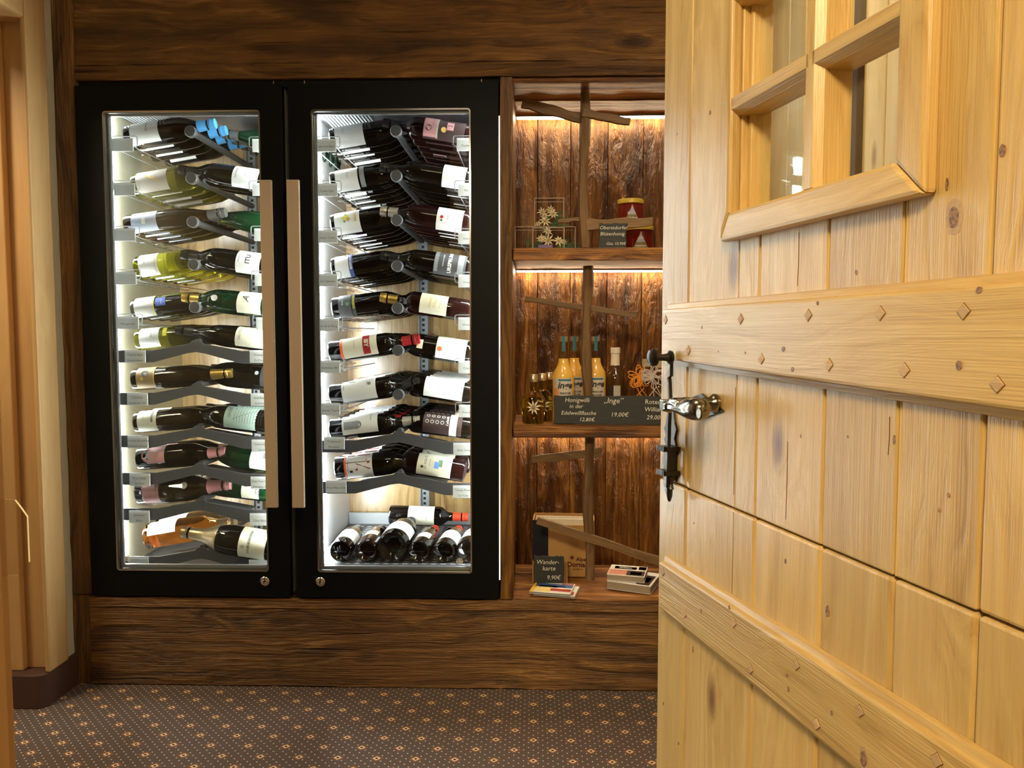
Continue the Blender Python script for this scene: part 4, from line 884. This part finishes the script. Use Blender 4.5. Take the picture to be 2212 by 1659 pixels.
def raffia(label, px, Y, col, bow, h=.185, r=.034):
    x = PX(px, Y, 800); t = thing('raffia_bottle', label, 'bottle', (x, Y, Z2))
    obj('glass', MB().lathe([(0, r*.95), (.005, r), (h*.62, r), (h*.75, r*.75), (h*.86, r*.40), (h, r*.38)], 28, M_).mesh('glass', True), mat('raffia_bottle_glass', (.50, .26, .08), .03, trans=.9, ior=1.35), t)
    obj('cork', MB().lathe([(h-.004, r*.42), (h+.022, r*.42)], 16, M_).mesh('cork', True), mat('cork', (.42, .32, .2), .8), t)
    m = MB(); random.seed(int(px)); zc = bow[1]
    for k in range(16):
        a = random.uniform(0, 2*math.pi); ln = random.uniform(.028, .046); wd = random.uniform(.006, .013); d = Vector((math.cos(a), random.uniform(-.35, .1), math.sin(a))).normalized(); s_ = Vector((0, -1, 0)).cross(d).normalized()
        c = Vector((bow[0], -r-.006, zc)); pts = []
        for q in range(13):
            u = 2*math.pi*q/12; pts.append(c+d*ln*.5*(1-math.cos(u))+s_*wd*math.sin(u))
        m.tube(pts, .0017, 5)
    for k in range(4): m.tube([Vector((bow[0], -r-.006, zc)), Vector((bow[0]+.01+random.uniform(-.02, .02), -r-.004, zc-.04)), Vector((bow[0]+.012+random.uniform(-.03, .03), -r-.002, zc-.075))], .0016, 5)
    m.tube([(r*.48*math.cos(2*math.pi*k/16), r*.48*math.sin(2*math.pi*k/16), h*.80) for k in range(16)], .002, 5, True)
    m.tube([(0, -r*.5, h*.80), (bow[0], -r-.005, zc)], .002, 5)
    obj('raffia_bow', m.mesh('raffia_bow', True), col, t)
raffia('squat bottle tied with an orange raffia bow on the middle shelf', 1396, .20, mat('orange_raffia', (.80, .30, .03), .6), (-.030, .150))
raffia('bottle tied with a silver grey ribbon bow by the door edge', 1424, .13, mat('silver_ribbon', (.55, .50, .50), .35), (-.028, .158))
x0, x1 = PX(1196, .02, 880), PX(1440, .02, 880)
slate_sign('long slate price board leaning along the front of the middle shelf', x0, x1+.02, .035, Z2, .094,
     [('Honigwilli', .0200, -.115, .078, CH, -.0001), ('in der', .0185, -.118, .058, CH, -.0001), ('Edelweißflasche', .0180, -.110, .036, CH, -.0001), ('12,80€', .0175, -.083, .015, CH, -.0001),
      ('„Inge”', .0250, .002, .077, CH, -.0001), ('19,00€', .0200, .022, .032, CH, -.0001), ('Roter', .0210, .128, .074, 0, -.0001), ('Williams', .0200, .136, .050, CH, -.0001), ('29,00€', .0195, .136, .024, CH, -.0001)], 7, yaw=-4)
# ---------------------------------------------------------------- bottom compartment
kraft = mat('kraft_card', (.46, .27, .10), .8, bump=.1, bscale=400)
bxx0, bxx1 = PX(1152, .22, 1200), PX(1285, .22, 1200); hgt = PZ(1120, .24, 1200)-Z3
t = thing('carton', 'open kraft cardboard carton with dark blue side behind the bottom pole', 'box', ((bxx0+bxx1)/2, .26, Z3), (0, 0, R(-3))); w2 = (bxx1-bxx0)/2
obj('front_panel', MB().box(-w2+.055, w2, -.05, -.047, 0, hgt-.016), kraft, t)
obj('side_panel', MB().box(-w2, -w2+.055, -.051, -.047, 0, hgt), mat('navy_card', (.006, .007, .02), .5), t)
obj('back_panel', MB().box(-w2, w2, .043, .046, 0, hgt+.004), kraft, t)
obj('end_panel', MB().box(-w2, -w2+.003, -.047, .043, 0, hgt).box(w2-.003, w2, -.047, .043, 0, hgt), kraft, t)
obj('inner_liner', MB().box(-w2+.01, w2-.01, -.02, -.017, .002, hgt-.002).box(-w2+.01, w2-.01, .01, .013, .002, hgt+.001), mat('white_liner', (.80, .76, .68), .7), t)
obj('bottom_panel', MB().box(-w2, w2, -.047, .043, 0, .003), kraft, t)
lt = lettering([('Alpe', .019, .062, .062, 0, .0006), ('Dornach', .024, .056, .043, 0, .0009), ('seit Mai n.s.', .0075, .050, .027, .2, .0002)], mat('carton_print', (.10, .02, .015), .7), t, plane=lambda a, b_: (a, -.0508, b_))
m = MB(); 
for k in range(9): a = 2*math.pi*k/9; m.add([(.030+.011*math.cos(a), -.0508, .068+.011*math.sin(a)), (.030+.004*math.cos(a+.35), -.0508, .068+.004*math.sin(a+.35)), (.030, -.0508, .068), (.030+.004*math.cos(a-.35), -.0508, .068+.004*math.sin(a-.35))], [(0, 1, 2, 3)])
obj('star_emblem', m, MATS['carton_print'], t)
st = slate_sign('small slate price sign on a card holder in the bottom compartment', PX(1153, .10, 1230), PX(1218, .10, 1230), .095, Z3+.010, .094,
     [('Wander-', .021, -.004, .073, CH, -.0001), ('karte', .021, .0, .052, CH, -.0001), ('9,90€', .0195, .016, .022, CH, -.0001)], 8)
obj('holder', MB().box(-.052, .060, .006, .030, -.010, .070), mat('holder_card', (.20, .09, .03), .5), st)
obj('holder_edge', MB().box(.060, .063, .0, .030, -.010, .072).box(-.055, -.052, .0, .030, -.010, .076), CAPS['gold'], st)
def flat_print(parent, w2, d2, z, parts):
    m = MB(); mats = []
    for (x0, x1, y0, y1, mt_) in parts:
        if mt_ not in mats: mats.append(mt_)
        m.mi = mats.index(mt_); m.add([(x0*w2, y0*d2, z), (x1*w2, y0*d2, z), (x1*w2, y1*d2, z), (x0*w2, y1*d2, z)], [(0, 1, 2, 3)])
    return obj('cover_print', m, mats, parent)
def booklet(name, label, x, y, z, w, d, h, yaw, parts, group, pages=None, tilt=0):
    t = thing(name, label, 'book' if h > .012 else 'leaflet', (x, y, z), (0, R(tilt), R(yaw)), group)
    obj('pages', MB().box(-w/2+.001, w/2-.001, -d/2+.001, d/2-.001, .001, h-.001), pages or mat('page_block', (.34, .29, .24), .8, bump=.5, bscale=900), t)
    obj('cover', MB().box(-w/2, w/2, -d/2, d/2, h-.001, h).box(-w/2, w/2, -d/2, d/2, 0, .001), LC['white'], t)
    if parts: flat_print(t, w/2, d/2, h+.0003, parts)
    return t
yel = mat('print_yellow', (.80, .50, .06), .5); yl2 = mat('print_pale_yellow', (.85, .70, .25), .5); bl = mat('print_blue', (.06, .14, .42), .5); gn = mat('print_green', (.30, .42, .12), .5); rd = mat('print_red', (.45, .04, .03), .5); sk = mat('print_sky', (.25, .55, .85), .5)
pk = mat('print_skin', (.65, .30, .22), .5); dk = mat('print_dark', (.05, .03, .03), .5); lime = mat('print_lime', (.42, .55, .08), .5); wh = LC['white']
mapp = [(-1, -.80, -1, 1, yel), (-.78, -.05, -.85, -.05, yl2), (-.05, .95, -.62, -.15, rd), (-.85, .95, .1, .7, bl), (-.7, .2, .0, .35, gn), (-.72, -.3, .62, .95, sk), (.35, .95, .75, .92, rd), (-.05, .6, -.15, .3, wh)]
mx_, my_ = P(1195, 1262, .045).x, .045
lw = booklet('hiking_map', 'lower folded hiking map, edge showing under the other', mx_+.012, .048, Z3, .135, .105, .006, -12, [(.5, .9, -.8, -.2, rd)], 'folded hiking maps', LC['lgrey'])
booklet('hiking_map', 'upper folded hiking map with yellow, blue and red cover', mx_-.002, .046, Z3+.0072, .135, .105, .007, -12, mapp, 'folded hiking maps', LC['lgrey'])
bkx = P(1358, 1245, .10).x
food = [(-.95, .95, .15, .9, wh), (-.75, .45, .25, .75, lime), (-.95, .0, -.9, .05, pk), (.0, .95, -.9, .05, dk), (.2, .8, -.7, -.2, pk), (.55, .95, .3, .9, dk)]
b1 = booklet('guide_book', 'thick guide book at the bottom of the right hand pile', bkx+.022, .125, Z3, .148, .150, .026, -22, [(.3, .9, -.9, .5, dk), (.4, .8, -.5, .2, pk)], 'guide books')
b2 = booklet('guide_book', 'green and white covered guide book on top of the pile', bkx+.0, .130, Z3+.0275, .125, .115, .020, -14, food, 'guide books')
lettering([('Allgäu', .018, -.01, .030, 0, .0003)], wh, b2, plane=lambda a, b_: (a, b_, .0206))

# ================================================================ THE OPEN PINE DOOR
door = thing('door_1', None, None, (P0.x, P0.y, 0), (0, 0, math.atan2(_t.y, _t.x)), kind='structure')
DW, TH = .93, .042
ZC = .905                                   # the cut between upper and lower leaf
g_up = [0]+[D(px, py)[0] for px, py in ((1487, 700), (1639, 700), (1786, 700), (1947, 700), (2134, 700))]+[DW]
wx0, wx1 = D(1665, 430, .02)[0]-.025, D(1968, 360, 0)[0]+.006
wz0 = 1.325; wz1 = wz0+.61
WS0, WS1 = D(1600, 400)[0], D(1966, 300)[0]
def dpl(name, s0, s1, z0, z1, y0=0.0, y1=TH, m=pine_z, axis='z', bevel=.004, parent=door):
    return plank(name, s0, s1, y0, y1, z0, z1, m, parent, axis, 0, n=2, bevel=bevel)
TOPZ = 2.02
for a, b_ in zip(g_up, g_up[1:]):
    g = .0014; dpl('plank', a+g, b_-g, .01, ZC-.0015, bevel=.004)       # lower leaf
    if b_ <= WS0 or a >= WS1: dpl('plank', a+g, b_-g, ZC+.0015, TOPZ)
    else:                                                             # planks cut by the window
        lo, hi = max(a, WS0), min(b_, WS1)
        if a < WS0: dpl('plank', a+g, WS0, ZC+.0015, TOPZ, bevel=.002)
        if b_ > WS1: dpl('plank', WS1, b_-g, ZC+.0015, TOPZ, bevel=.002)
        dpl('plank', lo+(g if a >= WS0 else 0), hi-(g if b_ <= WS1 else 0), ZC+.0015, wz0, bevel=.002)
        dpl('plank', lo, hi, wz1, TOPZ, bevel=.002)
# drying cracks seen as dark lines in three planks
m = MB()
for px, za, zb in ((1719, 1.215, 1.28), (1590, .925, 1.08), (1590, .775, .90), (1705, .92, 1.02), (1925, 1.03, 1.07)):
    s = D(px, 800)[0]; m.prism([(s-.0008, za), (s+.0003, (za+zb)/2), (s-.0003, zb), (s+.0006, zb), (s+.0011, (za+zb)/2), (s, za)], -.0003, .001)
obj('drying_crack', m, mat('crack_dark', (.12, .05, .02), .9), door)
# battens (tapered, with moulded edges) and square pegs
def batten(zl0, zl1, zr0, zr1, m=pine_x):
    t = .017; mb = MB(); S = DW-.002
    ys = [(0, 0), (.004, -.006), (.010, -.0075), (.013, -t), (.5, -t)]
    vs = []
    for s, z0, z1 in ((D(1425, 1187, -.017)[0], zl0, zl1), (S, zr0, zr1)):
        vs += [(s, -.0005, z0), (s, -.007, z0+.0015), (s, -.009, z0+.009), (s, -t+.001, z0+.011), (s, -t, z0+.014), (s, -t, z1-.014), (s, -t+.001, z1-.011), (s, -.009, z1-.009), (s, -.007, z1-.0015), (s, -.0005, z1)]
    n = 10; mb.add(vs, [(i, i+1, n+i+1, n+i) for i in range(n-1)]+[(n-1, 0, n, 2*n-1), tuple(range(n)), tuple(range(2*n-1, n-1, -1))])
    return obj('batten', mb, m, door)
bt1 = batten(1.105, 1.207, 1.076, 1.207); bt2 = batten(.676, .777, .676, .790)
endg = wood('end_grain_peg', 'x', [(.46, .29, .14), (.58, .38, .19), (.64, .44, .23)], fine=120, rough=.6, bump=.4, knots=0, cracks=.3)
def pegs(bt, pts):
    for px, py in pts:
        s, z_ = D(px, py, -.017); r = .0072
        obj('peg', MB().prism([(s-r, z_), (s, z_-r), (s+r, z_), (s, z_+r)], -.0182, -.012), endg, bt, bevel=.0006)
        q = r+.0007; obj('peg_socket', MB().prism([(s-q, z_), (s, z_-q), (s+q, z_), (s, z_+q)], -.0173, -.012), MATS['crack_dark'], bt)
pegs(bt1, [(1438, 691), (1600, 689), (1746, 681), (1902, 677), (2082, 673), (1487, 757), (1645, 775), (1791, 788), (1954, 800), (2155, 831)])
pegs(bt2, [(1432, 1236), (1479, 1326), (1585, 1345), (1621, 1445), (1720, 1436), (1764, 1564), (1857, 1536), (2024, 1642)])
# knots with their own shape in the boards
knotm = mat('knot_brown', (.27, .15, .08), .5, var=.5, bscale=300); knotr = mat('knot_rim', (.50, .34, .18), .5, var=.1, bscale=200)
def knot(px, py, rx, rz, off=0, dark=True):
    rx *= .62; rz *= .62
    s, z_ = D(px, py, -off)
    for q, mm, e in ((1.7, knotr, .0003), (1.0, knotm, .0006)):
        if q > 1 and rx < .004: continue
        pts = [(s+rx*q*math.cos(2*math.pi*k/14)*random.uniform(.8, 1.1), z_+rz*q*math.sin(2*math.pi*k/14)*random.uniform(.85, 1.1)) for k in range(14)]
        obj('knot', MB().prism(pts, -off-e, -off+.0006), mm, door)
for a_ in ((1534, 243, .004, .006), (1849, 45, .0001, .0001), (2166, 325, .006, .009), (2061, 470, .010, .016), (2046, 398, .003, .011), (1463, 290, .002, .004), (1850, 588, .003, .005),
           (1730, 942, .002, .004), (1832, 943, .003, .003), (1932, 950, .003, .008), (2050, 1070, .0035, .004), (2030, 1102, .003, .0035), (1788, 1320, .006, .011), (1697, 1212, .003, .006), (1433, 1520, .003, .005), (1466, 1606, .003, .005), (1497, 1403, .003, .009), (1499, 1130, .002, .003)):
    if a_[2] > .001: knot(*a_)
for a_ in ((1692, 754, .0055, .0055), (1712, 798, .004, .005), (1610, 762, .002, .003), (1552, 759, .0015, .002), (1516, 707, .002, .004), (2072, 789, .006, .007), (1766, 655, .003, .004), (2115, 626, .005, .005), (1700, 1458, .003, .005), (1703, 1488, .003, .006), (1866, 1640, .008, .014), (1797, 1540, .003, .005), (1515, 1320, .002, .006), (1575, 1312, .003, .005)):
    knot(*a_, off=.0172)
# window: mouldings, muntins, panes
mo = .019; MW = .040
def mould(name, pts, m):   # pts: outline in (s,z), chamfered front
    cx_ = sum(p[0] for p in pts)/4; cz_ = sum(p[1] for p in pts)/4; mb = MB()
    return obj(name, mb.prism(pts, -mo, .0), m, door, bevel=.005)
o0, o1, oz0, oz1 = WS0-MW*.62, WS1+MW, wz0-.038, wz1+.038
mould('window_moulding', [(o0, oz0), (o1, oz0), (WS1, wz0), (WS0, wz0)], pine_x)
mould('window_moulding', [(o0, oz1), (WS0, wz1), (WS1, wz1), (o1, oz1)], pine_x)
mould('window_moulding', [(o0, oz0), (WS0, wz0), (WS0, wz1), (o0, oz1)], pine_z)
mould('window_moulding', [(o1, oz0), (o1, oz1), (WS1, wz1), (WS1, wz0)], pine_z)
obj('window_reveal', ring([(WS0-.001, wz0-.001), (WS1+.001, wz0-.001), (WS1+.001, wz1+.001), (WS0-.001, wz1+.001)], [(WS0+.008, wz0+.006), (WS1-.008, wz0+.006), (WS1-.008, wz1-.006), (WS0+.008, wz1-.006)], .010, TH), pine_z, door, bevel=.002)
ms = D(1757, 120, -.012)[0]; mz = PZ(0, 0)
mzc = D(1757, 128, -.012)[1]
def muntin(name, p, m):
    return obj(name, MB().prism(p, .0, 1, 'y'), m, door)
hw = .0145
def octo(c0, c1, along0, along1, vert):
    # chamfered bar: profile across (u) and depth (y)
    pr = [(-hw, .030), (-hw, -.006), (-hw+.007, -.016), (hw-.007, -.016), (hw, -.006), (hw, .030)]
    vs = []
    for al in (along0, along1):
        for u, y_ in pr: vs.append((c0+u, y_, al) if vert else (al, y_, c0+u))
    n = 6; return MB().add(vs, [(i, (i+1) % n, n+(i+1) % n, n+i) for i in range(n)]+[tuple(range(n)), tuple(range(2*n-1, n-1, -1))])
zs = [wz0, mzc, mzc+(mzc-wz0), wz1]
for i in range(3): obj('muntin', octo(ms, 0, zs[i]+(.0 if i == 0 else hw*.0), zs[i+1], True), pine_z, door)
for zc in zs[1:3]:
    for s0, s1 in ((WS0-.006, ms-.004), (ms+.004, WS1-.0)): obj('muntin', octo(zc, 0, s0, s1, False), pine_x, door)
for i in range(3):
    for s0, s1 in ((WS0+.004, ms), (ms, WS1-.004)):
        g = obj('glass_pane', MB().box(s0, s1, .024, .027, zs[i]+.002, zs[i+1]-.002), glass, door)
# ironwork
h = obj('handle_plate', None or MB().prism([D(1474, 868), D(1517, 907), D(1567, 888), D(1519, 850)], -.004, 0), iron, door, bevel=.0008); h['label'] = 'diamond shaped iron plate'
hc = D(1531, 871, -.016)
def to_y(s, z_): return Matrix.Translation((s, 0, z_)) @ Matrix.Rotation(-math.pi/2, 4, 'Z')
obj('rosette', MB().lathe([(.003, .0135), (.008, .0140), (.012, .0115), (.016, .0090), (.046, .0080), (.048, .0100), (.056, .0100), (.060, .0070)], 20, to_y(*hc)).mesh('rosette', True), bronze, h)
s1, z1 = D(1508, 884, -.058); s0, z0 = D(1446, 878, -.058)
hx2, hz2 = s1, z1
dl = Vector((s0-s1, 0, z0-z1)); LL = dl.length; Ml = Matrix.Translation((s1, -.058, z1)) @ Matrix.Rotation(math.atan2(-dl.z, dl.x), 4, 'Y')
hv = obj('lever', MB().lathe([(-.019, .004), (-.016, .010), (-.010, .0145), (-.001, .0165), (LL*.22, .0160), (LL*.45, .0125), (LL*.70, .0088), (LL*.88, .0075), (LL, .0072)], 24, Ml).mesh('lever', True), bronze, h); hv['label'] = 'teardrop bronze lever'
obj('lever_neck', MB().tube([(hc[0], -.050, hc[1]), (hc[0]-.004, -.062, hc[1]), (hc[0]-.018, -.064, hc[1]+.002), (s0+.004, -.062, z0+.006)], [.009, .009, .006, .004], 12).mesh('lever_neck', True), bronze, h)
bx_, bz_ = D(1511, 893, -.070)
obj('lever_boss', MB().lathe([(.062, .007), (.066, .0085), (.070, .0085), (.0715, .007)], 20, to_y(bx_, bz_)).mesh('lever_boss', True), bronze, h)
obj('lever_end', MB().box(s0-.018, s0-.002, -.067, -.048, z0-.008, z0+.010).add([(s0-.018, -.067, z0-.008), (s0-.018, -.048, z0-.008), (s0-.018, -.048, z0+.010), (s0-.018, -.067, z0+.010), (s0-.026, -.0575, z0+.001)], [(0, 1, 4), (1, 2, 4), (2, 3, 4), (3, 0, 4)]), bronze, h, bevel=.002)
obj('lever_collar', MB().lathe([(LL-.003, .0095), (LL+.003, .0095)], 20, Ml).mesh('lever_collar', True), bronze, h)
sc_ = D(1544, 887, -.004); obj('screw', MB().lathe([(.004, .0042), (.006, .0042), (.007, .003)], 12, to_y(*sc_)).mesh('screw', True), iron, h)
# sliding bolt: back plate, bar with knob, two straps, pointed foot
q0, q1 = D(1455, 945, -.003), D(1460, 1042, -.003)
pl = [(q0[0]-.012, q1[1]), (q0[0]+.010, q1[1]), (q0[0]+.010, q0[1]-.012), (q0[0]+.004, q0[1]-.002), (q0[0]+.008, q0[1]+.008), (q0[0]+.012, q0[1]+.014), (q0[0]+.004, q0[1]+.026), (q0[0]-.002, q0[1]+.045), (q0[0]-.006, q0[1]+.045), (q0[0]-.010, q0[1]+.02), (q0[0]-.014, q0[1]+.010), (q0[0]-.008, q0[1])]
bp_ = obj('bolt_plate', MB().prism(pl, -.004, 0), iron, door, bevel=.0006); bp_['label'] = 'shaped black iron bolt plate'
T0 = D(1441, 772, -.030); B0_ = D(1446, 1078, -.018)
b1_ = D(1438, 860, -.03); b2_ = D(1444, 945, -.022)
obj('bolt_bar', MB().prism([(T0[0]-.002, T0[1]), (T0[0]+.003, T0[1]), (T0[0]+.003, T0[1]-.030), (b1_[0]-.001, (T0[1]+b1_[1])/2), (b1_[0]+.005, b1_[1]), (b2_[0]+.006, b2_[1]+.012), (b2_[0]+.006, b2_[1]-.02), (B0_[0]+.005, B0_[1]+.03), (B0_[0]+.005, B0_[1]+.02),
    (B0_[0]-.003, B0_[1]+.02), (b2_[0]-.004, b2_[1]-.012), (b2_[0]-.009, b2_[1]-.004), (b2_[0]-.003, b2_[1]+.004), (b2_[0]-.010, b2_[1]+.014), (b2_[0]-.004, b2_[1]+.022), (b1_[0], b1_[1]-.01), (b1_[0]-.006, (T0[1]+b1_[1])/2), (T0[0]-.005, T0[1]-.036), (T0[0]-.009, T0[1]-.030), (T0[0]-.007, T0[1]-.022), (T0[0]-.003, T0[1]-.018)], -.026, -.020), iron, bp_, bevel=.0012)
qa, qb = D(1450, 975, -.014), D(1452, 1040, -.014)
obj('bolt_slide', MB().box(qa[0]-.009, qa[0]+.007, -.024, -.008, qb[1], qa[1]+.004), iron, bp_, bevel=.002)
obj('bolt_foot', MB().tube([(B0_[0], -.018, B0_[1]+.035), (B0_[0], -.018, B0_[1]+.006), (B0_[0], -.018, B0_[1]-.004)], [.0055, .0050, .002], 10).mesh('bolt_foot', True), iron, bp_)
obj('bolt_knob', MB().lathe([(.020, .004), (.022, .0105), (.026, .0115), (.029, .007), (.036, .0055), (.046, .0058), (.048, .009), (.050, .014), (.054, .0145), (.057, .011), (.060, .012), (.063, .007)], 20, to_y(T0[0], T0[1])).mesh('bolt_knob', True), iron, bp_)
for py in (968, 1020):
    q = D(1450, py, -.012); m = MB()
    m.box(q[0]-.016, q[0]+.014, -.028, -.002, q[1]-.0035, q[1]+.0035)
    for k in range(5): m.box(q[0]-.016+k*.006, q[0]-.013+k*.006, -.031, -.028, q[1]-.0045, q[1]+.0045)
    obj('bolt_strap', m, iron, bp_)
obj('bolt_scroll', MB().prism([(B0_[0]-.010, B0_[1]+.040), (B0_[0]+.012, B0_[1]+.038), (B0_[0]+.010, B0_[1]+.026), (B0_[0]+.014, B0_[1]+.018), (B0_[0]+.002, B0_[1]+.020), (B0_[0]+.001, B0_[1]-.002), (B0_[0]-.004, B0_[1]+.004), (B0_[0]-.010, B0_[1]+.014), (B0_[0]-.006, B0_[1]+.022)], -.022, -.016), iron, bp_, bevel=.001)

# clear leaflet holder fixed to the near jamb
hl = thing('leaflet_holder', 'clear acrylic leaflet holder fixed to the door jamb at the left edge', 'holder', (XJ, -1.925, PZ(1165, -1.925, 40)))
hx_ = PX(62, -1.925, 1165)-XJ; hh = abs(PZ(1088, -1.925, 30)-PZ(1245, -1.925, 30))
pts = [(-.02, -hh/2), (hx_, -hh/2), (hx_, hh/2-.010), (hx_-.004, hh/2-.004), (hx_*.45, hh/2+.002), (-.02, hh/2+.004)]
obj('sheet', MB().prism(pts, -.0015, .0015), acrylic, hl)
obj('polished_edge', MB().tube([(hx_, 0, -hh/2+.01), (hx_, 0, hh/2-.010), (hx_-.004, 0, hh/2-.004), (hx_*.45, 0, hh/2+.002)], .0006, 6), mat('acrylic_edge', (.9, .8, .6), .1), hl)
